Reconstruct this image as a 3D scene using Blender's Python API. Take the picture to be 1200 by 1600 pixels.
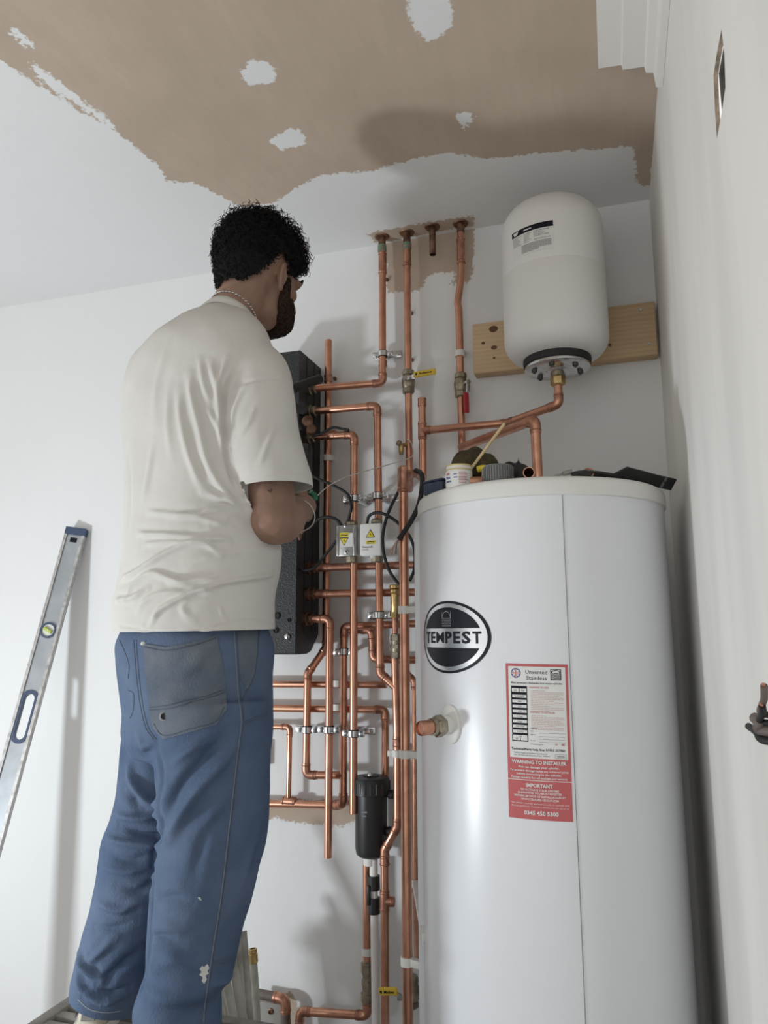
import bpy, bmesh, math, random
import numpy as np
from mathutils import Vector, Matrix, geometry
from mathutils.bvhtree import BVHTree

for o in list(bpy.data.objects): bpy.data.objects.remove(o)
random.seed(7); RNG = np.random.default_rng(7)
SC = bpy.context.scene
COL = SC.collection
PI = math.pi
WALLX, CEIL = 0.155, 2.485

# ------------------------------------------------------------------ camera
F_PX = 1150.0
YAW, PITCH, ROLL = math.radians(17.3), math.radians(9.3), math.radians(-0.25)
CAM = np.array([0.0, -2.1, 1.25])
_f = np.array([-math.sin(YAW)*math.cos(PITCH), math.cos(YAW)*math.cos(PITCH), math.sin(PITCH)])
_r = np.array([math.cos(YAW), math.sin(YAW), 0.0]); _u = np.cross(_r, _f)
RT = math.cos(ROLL)*_r + math.sin(ROLL)*_u
UP = -math.sin(ROLL)*_r + math.cos(ROLL)*_u
FW = _f
cd = bpy.data.cameras.new('camera'); cam = bpy.data.objects.new('camera', cd); COL.objects.link(cam)
cd.sensor_fit = 'VERTICAL'; cd.sensor_height = 36.0; cd.lens = F_PX/1600*36.0
cd.clip_start = 0.01; cd.clip_end = 100
m = Matrix((RT, UP, -FW)).transposed().to_4x4(); m.translation = Vector(CAM)
cam.matrix_world = m
SC.camera = cam

# ------------------------------------------------------------------ light
w = bpy.data.worlds.new('world'); SC.world = w; w.use_nodes = True
bg = w.node_tree.nodes['Background']
bg.inputs[0].default_value = (1.0, 0.968, 0.932, 1); bg.inputs[1].default_value = 0.75
ld = bpy.data.lights.new('work_lamp', 'AREA'); lamp = bpy.data.objects.new('work_lamp', ld); COL.objects.link(lamp)
ld.shape = 'RECTANGLE'; ld.size = 0.22; ld.size_y = 0.17; ld.energy = 18.5; ld.color = (0.88, 0.95, 1.0)
lamp.location = (-2.25, -1.72, 0.56)
lamp.rotation_euler = (Vector((-0.9, -0.3, 1.35)) - lamp.location).to_track_quat('-Z', 'Y').to_euler()
SC.view_settings.view_transform = 'Standard'; SC.view_settings.look = 'None'
SC.view_settings.gamma = 1.0; SC.view_settings.use_curve_mapping = False
SC.view_settings.exposure = 0.38

# ------------------------------------------------------------------ pixel -> point at a real depth
def ray(x, y): return FW + RT*(x-600)/F_PX - UP*(y-800)/F_PX
def W(x, y, Y): d = ray(x, y); return CAM + d*(Y-CAM[1])/d[1]
def atX(x, y, X): d = ray(x, y); return CAM + d*(X-CAM[0])/d[0]
def atZ(x, y, Z): d = ray(x, y); return CAM + d*(Z-CAM[2])/d[2]
def D(x, y, dep): return CAM + ray(x, y)*dep
def V(*a): return np.array(a, float)
def nrm(v): v = np.asarray(v, float); return v/np.linalg.norm(v)

# ------------------------------------------------------------------ materials
def srgb(r, g, b):
    return tuple(((c/255)/12.92 if c/255 <= .04045 else ((c/255+.055)/1.055)**2.4) for c in (r, g, b)) + (1,)
def mat(name, col, rough=.5, metal=0, spec=.5, noise=0, nscale=20, col2=None, bump=0, bscale=60, stretch=None, rnoise=0, lo=.35, hi=.65, detail=5):
    M = bpy.data.materials.new(name); M.use_nodes = True
    nt = M.node_tree; b = nt.nodes['Principled BSDF']
    if len(col) == 3: col = tuple(col)+(1,)
    b.inputs['Base Color'].default_value = col; b.inputs['Roughness'].default_value = rough
    b.inputs['Metallic'].default_value = metal; b.inputs['Specular IOR Level'].default_value = spec
    tc = nt.nodes.new('ShaderNodeTexCoord'); src = tc.outputs['Object']
    if stretch:
        mp = nt.nodes.new('ShaderNodeMapping'); mp.inputs['Scale'].default_value = stretch
        nt.links.new(src, mp.inputs[0]); src = mp.outputs[0]
    if noise or rnoise:
        n = nt.nodes.new('ShaderNodeTexNoise'); n.inputs['Scale'].default_value = nscale; n.inputs['Detail'].default_value = detail
        nt.links.new(src, n.inputs['Vector'])
        mr = nt.nodes.new('ShaderNodeMapRange'); mr.inputs[1].default_value = lo; mr.inputs[2].default_value = hi
        nt.links.new(n.outputs['Fac'], mr.inputs[0])
        if noise:
            mx = nt.nodes.new('ShaderNodeMix'); mx.data_type = 'RGBA'
            c2 = col2 if col2 else tuple(max(0, c*(1-noise)) for c in col[:3])+(1,)
            if len(c2) == 3: c2 = tuple(c2)+(1,)
            mx.inputs[6].default_value = col; mx.inputs[7].default_value = c2
            nt.links.new(mr.outputs[0], mx.inputs[0]); nt.links.new(mx.outputs[2], b.inputs['Base Color'])
        if rnoise:
            m2 = nt.nodes.new('ShaderNodeMapRange'); m2.inputs[3].default_value = rough; m2.inputs[4].default_value = rough+rnoise
            nt.links.new(mr.outputs[0], m2.inputs[0]); nt.links.new(m2.outputs[0], b.inputs['Roughness'])
    if bump:
        n2 = nt.nodes.new('ShaderNodeTexNoise'); n2.inputs['Scale'].default_value = bscale; n2.inputs['Detail'].default_value = 6
        nt.links.new(src, n2.inputs['Vector'])
        bp = nt.nodes.new('ShaderNodeBump'); bp.inputs['Strength'].default_value = bump; bp.inputs['Distance'].default_value = .004
        nt.links.new(n2.outputs['Fac'], bp.inputs['Height']); nt.links.new(bp.outputs['Normal'], b.inputs['Normal'])
    return M
def paint_mat(name, white, plaster, damp):
    """painted plaster: attribute 'edge' is the signed distance (m) to the edge of the bare area, >0 bare"""
    M = bpy.data.materials.new(name); M.use_nodes = True; nt = M.node_tree; L = nt.links.new; N = nt.nodes.new
    b = nt.nodes['Principled BSDF']; b.inputs['Roughness'].default_value = .85; b.inputs['Specular IOR Level'].default_value = .25
    at = N('ShaderNodeAttribute'); at.attribute_name = 'edge'
    tc = N('ShaderNodeTexCoord')
    def noise(sc, det=6, st=None):
        n = N('ShaderNodeTexNoise'); n.inputs['Scale'].default_value = sc; n.inputs['Detail'].default_value = det
        if st:
            mp = N('ShaderNodeMapping'); mp.inputs['Scale'].default_value = st; L(tc.outputs['Object'], mp.inputs[0]); L(mp.outputs[0], n.inputs['Vector'])
        else: L(tc.outputs['Object'], n.inputs['Vector'])
        return n.outputs['Fac']
    def math_(op, a, bb):
        x = N('ShaderNodeMath'); x.operation = op
        for i, v in enumerate((a, bb)):
            if isinstance(v, (int, float)): x.inputs[i].default_value = v
            else: L(v, x.inputs[i])
        return x.outputs[0]
    def rng(v, a, c, d=0., e=1.):
        x = N('ShaderNodeMapRange'); x.inputs[1].default_value = a; x.inputs[2].default_value = c; x.inputs[3].default_value = d; x.inputs[4].default_value = e
        L(v, x.inputs[0]); return x.outputs[0]
    def mix(f, a, c):
        x = N('ShaderNodeMix'); x.data_type = 'RGBA'
        if isinstance(f, float): x.inputs[0].default_value = f
        else: L(f, x.inputs[0])
        for i, v in ((6, a), (7, c)):
            if isinstance(v, tuple): x.inputs[i].default_value = v
            else: L(v, x.inputs[i])
        return x.outputs[2]
    rough_ = math_('MULTIPLY', math_('SUBTRACT', noise(90, 8), .5), .035)
    big = math_('MULTIPLY', math_('SUBTRACT', noise(14, 5), .5), .022)
    d = math_('ADD', math_('ADD', at.outputs['Fac'], rough_), big)
    f = rng(d, -.0025, .0025)
    pl = mix(rng(noise(3.2, 7), .38, .62), plaster, damp)
    pl = mix(rng(noise(55, 6, (1, .12, 1)), .35, .7, 0., .22), pl, tuple(c*.72 for c in plaster[:3])+(1,))
    wh = mix(rng(noise(1.7, 6), .35, .7, 0., .5), white, tuple(c*.93 for c in white[:3])+(1,))
    wh = mix(rng(noise(38, 3), .74, .78, 0., .25), wh, tuple(c*.7 for c in white[:3])+(1,))
    L(mix(f, wh, pl), b.inputs['Base Color'])
    bp = N('ShaderNodeBump'); bp.inputs['Strength'].default_value = .35; bp.inputs['Distance'].default_value = .004
    L(noise(22, 8, (1, 1, .25)), bp.inputs['Height']); L(bp.outputs['Normal'], b.inputs['Normal'])
    return M

WHITE = (.80, .81, .81, 1)
MW = paint_mat('painted_plaster', WHITE, (.55, .448, .362, 1), (.49, .398, .318, 1))
MWR = mat('painted_right_wall', (.80, .79, .76), .8, spec=.2, noise=.16, nscale=5, stretch=(1, 1, .22), bump=.35, bscale=24, lo=.4, hi=.75)
MCOV = mat('coving_plaster', (.80, .79, .76), .7)
MFLOOR = mat('floor_screed', (.33, .31, .29), .8, noise=.3, nscale=6)
COPPER = mat('copper', (.66, .345, .235), .29, 1, noise=1, col2=(.46, .225, .15), nscale=26, rnoise=.16, lo=.4, hi=.8)
COPPER2 = mat('copper_fitting', (.60, .31, .21), .33, 1, noise=1, col2=(.36, .18, .13), nscale=45, rnoise=.2)
COPPERD = mat('copper_tarnished', (.33, .20, .14), .5, 1, noise=.6, nscale=40)
COPPERG = mat('verdigris', (.12, .24, .17), .8, noise=.5, nscale=60, col2=(.22, .15, .1))
BRASS = mat('brass', (.72, .52, .24), .33, 1, noise=.4, nscale=50)
BRASSD = mat('dull_brass', (.42, .37, .28), .45, 1, noise=.45, nscale=50)
CHROME = mat('zinc_plated_steel', (.74, .75, .76), .22, 1, noise=.25, nscale=60)
STEEL = mat('brushed_steel', (.58, .58, .57), .38, 1, noise=.2, nscale=30)
IRON = mat('dark_iron', (.09, .09, .085), .5, .6)
ALU = mat('aluminium', (.46, .49, .52), .45, .5, noise=.15, nscale=18)
ALUE = mat('aluminium_edge', (.62, .61, .6), .5, .6, noise=.35, nscale=60)
BLACKP = mat('black_plastic', (.018, .018, .020), .42)
BLACKR = mat('black_rubber', (.014, .014, .015), .65)
FOAM = mat('black_foam', (.016, .017, .020), .5, noise=1, col2=(.075, .078, .085), nscale=240, lo=.52, hi=.7, bump=.6, bscale=200)
BLUEP = mat('dark_blue_plastic', (.035, .05, .09), .5)
BLUEH = mat('level_blue_plastic', (.06, .09, .16), .4)
WPLAST = mat('white_plastic', (.78, .78, .75), .4)
WPIPE = mat('white_plastic_pipe', (.82, .82, .80), .35)
GPIPE = mat('grubby_plastic_pipe', (.60, .60, .54), .5, noise=.4, nscale=20)
CLIPP = mat('milky_plastic', (.72, .72, .68), .4)
CYLW = mat('cylinder_jacket', (.75, .77, .80), .30, spec=.5)
CAPW = mat('cylinder_cap', (.73, .73, .70), .5)
VESSW = mat('vessel_enamel', (.76, .76, .745), .42)
INK = mat('black_ink', (.010, .011, .017), .4, spec=.18)
INKG = mat('grey_ink', (.25, .25, .25), .6)
SILVERP = mat('silver_foil', (.68, .70, .72), .25, .8)
LRED = mat('label_red', (.52, .115, .12), .55)
LWHITE = mat('label_white', (.74, .75, .73), .55)
LREDT = mat('label_red_print', (.55, .22, .22), .6)
LREDL = mat('label_pale_red_print', (.62, .42, .41), .6)
LBLUE = mat('label_blue', (.06, .08, .30), .6)
YELLOW = mat('yellow_grip', (.72, .50, .05), .45)
YLAB = mat('yellow_label', (.80, .66, .05), .5)
REDG = mat('red_grip', (.42, .025, .04), .4)
GREEN = mat('green_plastic', (.02, .16, .09), .45)
CREAM = mat('cream_wire', (.66, .62, .55), .5)
GLASSV = mat('vial_fluid', (.50, .62, .10), .15)
RAG = mat('olive_cloth', (.085, .065, .030), .95, noise=.6, nscale=60, bump=1, bscale=180)
GREYC = mat('grey_ridged_plastic', (.16, .165, .165), .55)
PAPER = mat('tub_white', (.75, .72, .66), .5)
PASTE = mat('paste_residue', (.62, .5, .2), .6)
STICK = mat('bamboo', (.74, .58, .33), .55, noise=.25, nscale=30)
DARKH = mat('dark_void', (.02, .017, .015), .9)
PIPEBR = mat('painted_brown_pipe', (.19, .15, .13), .6, noise=.5, nscale=20)
PLASTB = mat('broken_plaster', (.42, .33, .25), .9, noise=.6, nscale=50, bump=1, bscale=90)

def wood_mat():
    M = bpy.data.materials.new('pine'); M.use_nodes = True; nt = M.node_tree; L = nt.links.new; N = nt.nodes.new
    b = nt.nodes['Principled BSDF']; b.inputs['Roughness'].default_value = .6
    tc = N('ShaderNodeTexCoord'); mp = N('ShaderNodeMapping'); mp.inputs['Scale'].default_value = (.9, 4, 9)
    L(tc.outputs['Object'], mp.inputs[0])
    n = N('ShaderNodeTexNoise'); n.inputs['Scale'].default_value = 4.5; n.inputs['Detail'].default_value = 6; n.inputs['Distortion'].default_value = 1.2
    L(mp.outputs[0], n.inputs['Vector'])
    wv = N('ShaderNodeTexWave'); wv.bands_direction = 'Z'; wv.inputs['Scale'].default_value = 2.6; wv.inputs['Distortion'].default_value = 5; wv.inputs['Detail'].default_value = 3
    L(mp.outputs[0], wv.inputs['Vector'])
    cr = N('ShaderNodeValToRGB'); cr.color_ramp.elements[0].color = (.47, .325, .185, 1); cr.color_ramp.elements[1].color = (.66, .49, .305, 1)
    mx = N('ShaderNodeMix'); mx.data_type = 'FLOAT'; mx.inputs[0].default_value = .28
    L(n.outputs['Fac'], mx.inputs[2]); L(wv.outputs['Fac'], mx.inputs[3]); L(mx.outputs[0], cr.inputs[0]); L(cr.outputs[0], b.inputs['Base Color'])
    return M
PINE = wood_mat()
KNOT = mat('pine_knot', (.16, .075, .035), .65, noise=.5, nscale=60)
SKIN = mat('skin', (.30, .178, .128), .5, spec=.4, noise=.25, nscale=14, bump=.15, bscale=120)
HAIR = mat('black_hair', (.007, .0065, .007), .75, spec=.18)
BEARD = mat('black_beard', (.012, .009, .008), .9, spec=.1, noise=.5, nscale=180, col2=(.05, .03, .022), bump=1, bscale=260)
COTTON = mat('white_cotton', (.62, .605, .57), .9, spec=.15, noise=.06, nscale=9, bump=.25, bscale=30)
RIB = mat('cotton_hem', (.62, .605, .565), .9, spec=.15)
DENIM = mat('denim', (.072, .108, .180), .9, spec=.12, noise=1, col2=(.130, .172, .255), nscale=7, bump=.35, bscale=260, lo=.35, hi=.75, detail=9)
DENIMW = mat('worn_denim', (.150, .168, .195), .9, spec=.12, noise=1, col2=(.105, .130, .170), nscale=16, bump=.35, bscale=260)
THREAD = mat('denim_thread', (.07, .09, .13), .8)
THREADL = mat('pale_thread', (.34, .36, .38), .8)
SHOE = mat('shoe_cream', (.55, .51, .42), .6)
SHOED = mat('shoe_grey', (.24, .24, .23), .6)
STEPM = mat('step_plastic', (.28, .265, .24), .7, noise=.3, nscale=25)

# ------------------------------------------------------------------ mesh builder
class MB:
    def __init__(s): s.v = []; s.f = []
    def add(s, vs, fs):
        o = len(s.v); s.v += [tuple(map(float, p)) for p in vs]; s.f += [tuple(i+o for i in f) for f in fs]; return s
    def loft(s, rings, cap=True, close=True):
        n = len(rings[0]); vs = [p for r in rings for p in r]; fs = []
        for i in range(len(rings)-1):
            for j in range(n if close else n-1):
                k = (j+1) % n
                fs.append((i*n+j, i*n+k, (i+1)*n+k, (i+1)*n+j))
        if cap: fs.append(tuple(range(n-1, -1, -1))); fs.append(tuple((len(rings)-1)*n+j for j in range(n)))
        return s.add(vs, fs)
    def tube(s, pts, r, seg=14, cap=True, flat=None):
        pts = [np.asarray(p, float) for p in pts]; n = len(pts)
        rs = r if hasattr(r, '__len__') else [r]*n
        tg = [nrm(pts[min(i+1, n-1)]-pts[max(i-1, 0)]) for i in range(n)]
        a = np.cross(tg[0], (0, 0, 1.)); 
        if np.linalg.norm(a) < .05: a = np.cross(tg[0], (0, 1., 0))
        a = nrm(a); rings = []
        for i in range(n):
            a = nrm(a - tg[i]*np.dot(a, tg[i])); b = np.cross(tg[i], a)
            rings.append([pts[i]+(a*math.cos(t)+b*math.sin(t)*(flat or 1))*rs[i] for t in (2*PI*k/seg for k in range(seg))])
        return s.loft(rings, cap)
    def pipe(s, pts, r, wall=.0009, seg=16):                     # open-ended hollow tube
        s.tube(pts, r, seg, False); o = len(s.v)
        pts = [np.asarray(p, float) for p in pts]
        q = [pts[0], pts[0]+(pts[1]-pts[0])*min(1, .04/np.linalg.norm(pts[1]-pts[0]))]
        m2 = MB().tube(q, r-wall, seg, False); s.add(m2.v, [f[::-1] for f in m2.f]); s.rim(0, o, seg)
        q = [pts[-1], pts[-1]+(pts[-2]-pts[-1])*min(1, .04/np.linalg.norm(pts[-2]-pts[-1]))]
        return s
    def rim(s, a, b, n):
        for j in range(n): s.f.append((a+j, a+(j+1) % n, b+(j+1) % n, b+j))
    def lathe(s, prof, org, axis=(0, 0, 1), seg=24, cap=True):
        ax = nrm(axis); a = np.cross(ax, (0, 1., 0)) if abs(ax[1]) < .9 else np.cross(ax, (1., 0, 0)); a = nrm(a); b = np.cross(ax, a)
        org = np.asarray(org, float)
        return s.loft([[org+ax*h+(a*math.cos(2*PI*k/seg)+b*math.sin(2*PI*k/seg))*r for k in range(seg)] for r, h in prof], cap)
    def box(s, c, size, R=None, bev=0, seg=2):
        bm = bmesh.new(); bmesh.ops.create_cube(bm, size=1)
        for v in bm.verts: v.co = Vector((v.co.x*size[0], v.co.y*size[1], v.co.z*size[2]))
        if bev: bmesh.ops.bevel(bm, geom=bm.edges[:], offset=bev, segments=seg, affect='EDGES', profile=.5)
        M = np.array(R) if R is not None else np.eye(3)
        vs = [M @ np.array(v.co)+np.asarray(c, float) for v in bm.verts]
        bm.verts.index_update(); fs = [tuple(v.index for v in f.verts) for f in bm.faces]; bm.free()
        return s.add(vs, fs)
    def ell(s, c, rad, R=None, seg=16, ring=10):
        M = np.array(R) if R is not None else np.eye(3); rings = []
        for i in range(ring+1):
            t = PI*(i+.0)/ring; t = min(max(t, .02), PI-.02)
            rings.append([np.asarray(c, float)+M @ np.array((rad[0]*math.sin(t)*math.cos(2*PI*k/seg), rad[1]*math.sin(t)*math.sin(2*PI*k/seg), -rad[2]*math.cos(t))) for k in range(seg)])
        return s.loft(rings)
    def torus(s, c, axis, R, r, seg=20, sg=8, sq=1.0):
        ax = nrm(axis); a = np.cross(ax, (0, 1., 0)) if abs(ax[1]) < .9 else np.cross(ax, (1., 0, 0)); a = nrm(a); b = np.cross(ax, a); c = np.asarray(c, float)
        rings = []
        for i in range(seg+1):
            t = 2*PI*i/seg; d = a*math.cos(t)+b*math.sin(t)
            rings.append([c+d*(R+r*math.cos(2*PI*k/sg))+ax*r*sq*math.sin(2*PI*k/sg) for k in range(sg)])
        return s.loft(rings, False)
    def prism(s, poly, fn, th):                                   # 2D polygon -> fn(x,y,h), thickness th
        n = len(poly); vs = [fn(x, y, th) for x, y in poly]+[fn(x, y, 0) for x, y in poly]
        fs = [tuple(range(n)), tuple(range(2*n-1, n-1, -1))]+[(i, (i+1) % n, n+(i+1) % n, n+i)[::-1] for i in range(n)]
        return s.add(vs, fs)
    def data(s, name, mt, org=(0, 0, 0), smooth=True, ang=40):
        me = bpy.data.meshes.new(name); o = np.asarray(org, float)
        me.from_pydata([tuple(np.asarray(p)-o) for p in s.v], [], s.f)
        bm = bmesh.new(); bm.from_mesh(me); bmesh.ops.recalc_face_normals(bm, faces=bm.faces[:]); bm.to_mesh(me); bm.free()
        fin(me, mt, smooth, ang); return me
def fin(me, mt, smooth=True, ang=40):
    me.materials.append(mt)
    if smooth:
        me.polygons.foreach_set('use_smooth', [True]*len(me.polygons))
        me.set_sharp_from_angle(angle=math.radians(ang))
    me.update()
def thing(name, label, cat, loc, group=None):
    o = bpy.data.objects.new(name, None); COL.objects.link(o); o.location = tuple(map(float, loc)); o.empty_display_size = .05
    o['label'] = label; o['category'] = cat
    if group: o['group'] = group
    return o
def base_of(o):
    p = V(0, 0, 0)
    while o is not None: p = p+np.array(o.location); o = o.parent
    return p
def part(name, mb, mt, parent, label=None, smooth=True, ang=40):
    org = base_of(parent)
    me = mb if isinstance(mb, bpy.types.Mesh) else mb.data(name, mt, org, smooth, ang)
    o = bpy.data.objects.new(name, me); COL.objects.link(o); o.parent = parent
    if label: o['label'] = label
    return o
def single(name, mb, mt, label, cat, group=None, org=None, smooth=True, ang=40):
    a = np.array(mb.v); org = V(a[:, 0].mean(), a[:, 1].mean(), a[:, 2].min()) if org is None else org
    o = bpy.data.objects.new(name, mb.data(name, mt, org, smooth, ang)); COL.objects.link(o); o.location = tuple(org)
    o['label'] = label; o['category'] = cat
    if group: o['group'] = group
    return o
def struct(name, mb, mt, parent=None, smooth=False, kind=True):
    me = mb.data(name, mt, (0, 0, 0) if parent is None else base_of(parent), smooth)
    o = bpy.data.objects.new(name, me); COL.objects.link(o); o.parent = parent
    if parent is None: o['kind'] = 'structure'
    return o
def crv(pts, n=8):                                                # Catmull-Rom
    P = [np.asarray(p, float) for p in pts]; P = [2*P[0]-P[1]]+P+[2*P[-1]-P[-2]]; out = []
    for i in range(1, len(P)-2):
        for k in range(n):
            t = k/n; a, b, c, d = P[i-1:i+3]
            out.append(.5*((2*b)+(-a+c)*t+(2*a-5*b+4*c-d)*t*t+(-a+3*b-3*c+d)*t**3))
    out.append(P[-2]); return out
def interp(rows, n):                                              # rows of numbers, smooth resample
    return [tuple(r) for r in crv([np.array(r, float) for r in rows], n)]
_tcache = {}
def txt(s, bold=0.0, space=1.0):
    """unit text: verts (x,y) for height ~0.7 cap, faces, width"""
    k = (s, bold, space)
    if k in _tcache: return _tcache[k]
    c = bpy.data.curves.new('t', 'FONT'); c.body = s; c.size = 1; c.offset = bold; c.resolution_u = 2; c.space_character = space
    o = bpy.data.objects.new('t', c); COL.objects.link(o)
    bpy.context.view_layer.update()
    me = bpy.data.meshes.new_from_object(o.evaluated_get(bpy.context.evaluated_depsgraph_get()))
    v = [(p.co.x, p.co.y) for p in me.vertices]; f = [tuple(p.vertices) for p in me.polygons]
    bpy.data.objects.remove(o); bpy.data.curves.remove(c); bpy.data.meshes.remove(me)
    xs = [p[0] for p in v] or [0]
    _tcache[k] = (v, f, min(xs), max(xs)); return _tcache[k]
def put_text(mb, s, fn, x, y, h, width=None, align='c', bold=0.0, off=.0006, space=1.0):
    """text with cap height h, fn(x,y,offset)->3D; width squeezes it to a given width"""
    v, f, a, b = txt(s, bold, space); sc = h/.69; sx = sc if width is None else width/max(b-a, 1e-6)
    x0 = x-(b-a)*sx/2 if align == 'c' else x
    mb.add([fn(x0+(p[0]-a)*sx, y+p[1]*sc, off) for p in v], f)
def rect(mb, fn, x0, y0, x1, y1, off=.0005, nx=1):
    vs = []; fs = []
    for i in range(nx+1):
        x = x0+(x1-x0)*i/nx; vs += [fn(x, y0, off), fn(x, y1, off)]
    for i in range(nx): fs.append((2*i, 2*i+2, 2*i+3, 2*i+1))
    mb.add(vs, fs)

def remesh(mb, vox, smooth=3, it=.6):
    me = bpy.data.meshes.new('tmp'); me.from_pydata(mb.v, [], mb.f)
    bm = bmesh.new(); bm.from_mesh(me); bmesh.ops.recalc_face_normals(bm, faces=bm.faces[:]); bm.to_mesh(me); bm.free()
    o = bpy.data.objects.new('tmp', me); COL.objects.link(o)
    md = o.modifiers.new('r', 'REMESH'); md.mode = 'VOXEL'; md.voxel_size = vox
    if smooth: s = o.modifiers.new('s', 'SMOOTH'); s.iterations = smooth; s.factor = it
    bpy.context.view_layer.update()
    out = bpy.data.meshes.new_from_object(o.evaluated_get(bpy.context.evaluated_depsgraph_get()))
    bpy.data.objects.remove(o); bpy.data.meshes.remove(me); out.materials.clear(); return out
def coords(me):
    a = np.empty(len(me.vertices)*3); me.vertices.foreach_get('co', a); return a.reshape(-1, 3)
def normals(me):
    a = np.empty(len(me.vertices)*3, np.float32); me.vertices.foreach_get('normal', a); return a.reshape(-1, 3).astype(float)
def setco(me, a): me.vertices.foreach_set('co', np.asarray(a, np.float32).ravel()); me.update()
def wave(P, f, seed):                                             # cheap smooth 3-D noise
    r = np.random.default_rng(seed); out = np.zeros(len(P))
    for i in range(9):
        k = r.standard_normal(3); k = k/np.linalg.norm(k)*f*r.uniform(.5, 1.8); out += np.sin(P@k+r.uniform(0, 6.28))
    return out/4.5
def noise_disp(me, amp, f, seed): a = coords(me); setco(me, a+normals(me)*(wave(a, f, seed)*amp)[:, None])

# ------------------------------------------------------------------ room
def sdf_poly(P, poly):
    P = np.asarray(P); poly = np.asarray(poly, float); d = np.full(len(P), 1e9); ins = np.zeros(len(P), bool)
    for i in range(len(poly)):
        a = poly[i]; b = poly[(i+1) % len(poly)]; e = b-a; w_ = P-a
        t = np.clip((w_@e)/(e@e), 0, 1); d = np.minimum(d, np.linalg.norm(w_-t[:, None]*e, axis=1))
        c1 = (a[1] <= P[:, 1]) & (b[1] > P[:, 1]) | (b[1] <= P[:, 1]) & (a[1] > P[:, 1])
        with np.errstate(divide='ignore', invalid='ignore'):
            xx = a[0]+(P[:, 1]-a[1])*e[0]/e[1]
        ins ^= c1 & (P[:, 0] < xx)
    return np.where(ins, d, -d)
def sheet(name, us, vs, fn, mt, bare, keep=()):
    U, Vv = np.meshgrid(us, vs, indexing='ij'); P = np.stack([U.ravel(), Vv.ravel()], 1)
    co = [fn(a, b) for a, b in P]; n, k = len(us), len(vs)
    fs = [(i*k+j, (i+1)*k+j, (i+1)*k+j+1, i*k+j+1) for i in range(n-1) for j in range(k-1)]
    me = bpy.data.meshes.new(name); me.from_pydata([tuple(c) for c in co], [], fs)
    e = np.max([sdf_poly(P, p) for p in bare], axis=0)
    for p in keep: e = np.minimum(e, -sdf_poly(P, p))
    at = me.attributes.new('edge', 'FLOAT', 'POINT'); at.data.foreach_set('value', e.astype(np.float32))
    me.materials.append(mt); o = bpy.data.objects.new(name, me); COL.objects.link(o); o['kind'] = 'structure'; return o
def cz(*pts): return [tuple(atZ(x, y, CEIL)[:2]) for x, y in pts]
def wz(*pts): return [(W(x, y, 0)[0], W(x, y, 0)[2]) for x, y in pts]
bare_c = cz((-900, -600), (-300, -120), (0, 92), (36, 118), (120, 172), (180, 205), (250, 262), (262, 285), (300, 284), (345, 305), (380, 326), (432, 315), (462, 292), (500, 274),
            (585, 266), (640, 250), (700, 238), (760, 248), (880, 236), (990, 228), (994, 262), (997, 287), (1012, 292), (1016, 289), (1050, -20), (1100, -500))
strip_c = cz((572, 366), (596, 360), (650, 350), (744, 336), (745, 341), (740, 352), (610, 376), (585, 378))
def blob(cx, cy, rx, ry, seed, n=14):
    r = np.random.default_rng(seed); k = 1+.16*r.standard_normal(n)
    return cz(*[(cx+rx*k[i]*math.cos(2*PI*i/n), cy+ry*k[i]*math.sin(2*PI*i/n)) for i in range(n)])
spots = [cz((378, 112), (390, 98), (405, 93), (425, 103), (434, 115), (424, 130), (400, 137), (384, 132)),
         cz((414, 222), (440, 208), (455, 200), (474, 206), (478, 222), (470, 230), (436, 234), (428, 224)),
         cz((710, 178), (722, 171), (738, 176), (748, 181), (736, 191), (728, 201), (714, 190)),
         cz((636, -8), (690, -20), (704, 10), (707, 40), (690, 52), (672, 66), (655, 52), (640, 30)),
         cz((20, 40), (45, 62), (50, 72), (40, 74), (14, 50)),
         cz((46, 100), (56, 98), (110, 142), (160, 178), (178, 200), (168, 196), (110, 156), (60, 122))]
ax1 = np.concatenate([np.arange(-4.6, -1.7, .2), np.arange(-1.7, .16, .018), [WALLX]])
ay1 = np.concatenate([np.arange(-3.2, -1.3, .1), np.arange(-1.3, -.001, .018), [0]])
sheet('ceiling', ax1, ay1, lambda a, b: (a, b, CEIL), MW, [bare_c, strip_c], spots)
patch_w = wz((603, 380), (604, 458), (640, 455), (697, 448), (737, 440), (741, 400), (740, 338), (650, 352), (598, 365), (588, 378))
strip_w = wz((300, 1258), (400, 1256), (418, 1250), (440, 1252), (455, 1244), (480, 1252), (560, 1248), (575, 1262), (540, 1290), (500, 1290), (450, 1284), (430, 1276), (400, 1282), (300, 1282))
keep_w = [wz((661, 442), (670, 430), (690, 425), (712, 426), (706, 440), (690, 452), (662, 455))]
strip2_w = wz((404, 1562), (425, 1562), (452, 1545), (462, 1560), (466, 1590), (476, 1625), (440, 1640), (400, 1640))
wx = np.concatenate([np.arange(-4.6, -1.3, .15), np.arange(-1.3, .16, .018), [WALLX]])
wzs = np.concatenate([np.arange(0, CEIL-.01, .02), [CEIL]])
sheet('wall_back', wx, wzs, lambda a, b: (a, 0, b), MW, [patch_w, strip_w, strip2_w], keep_w)
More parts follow.
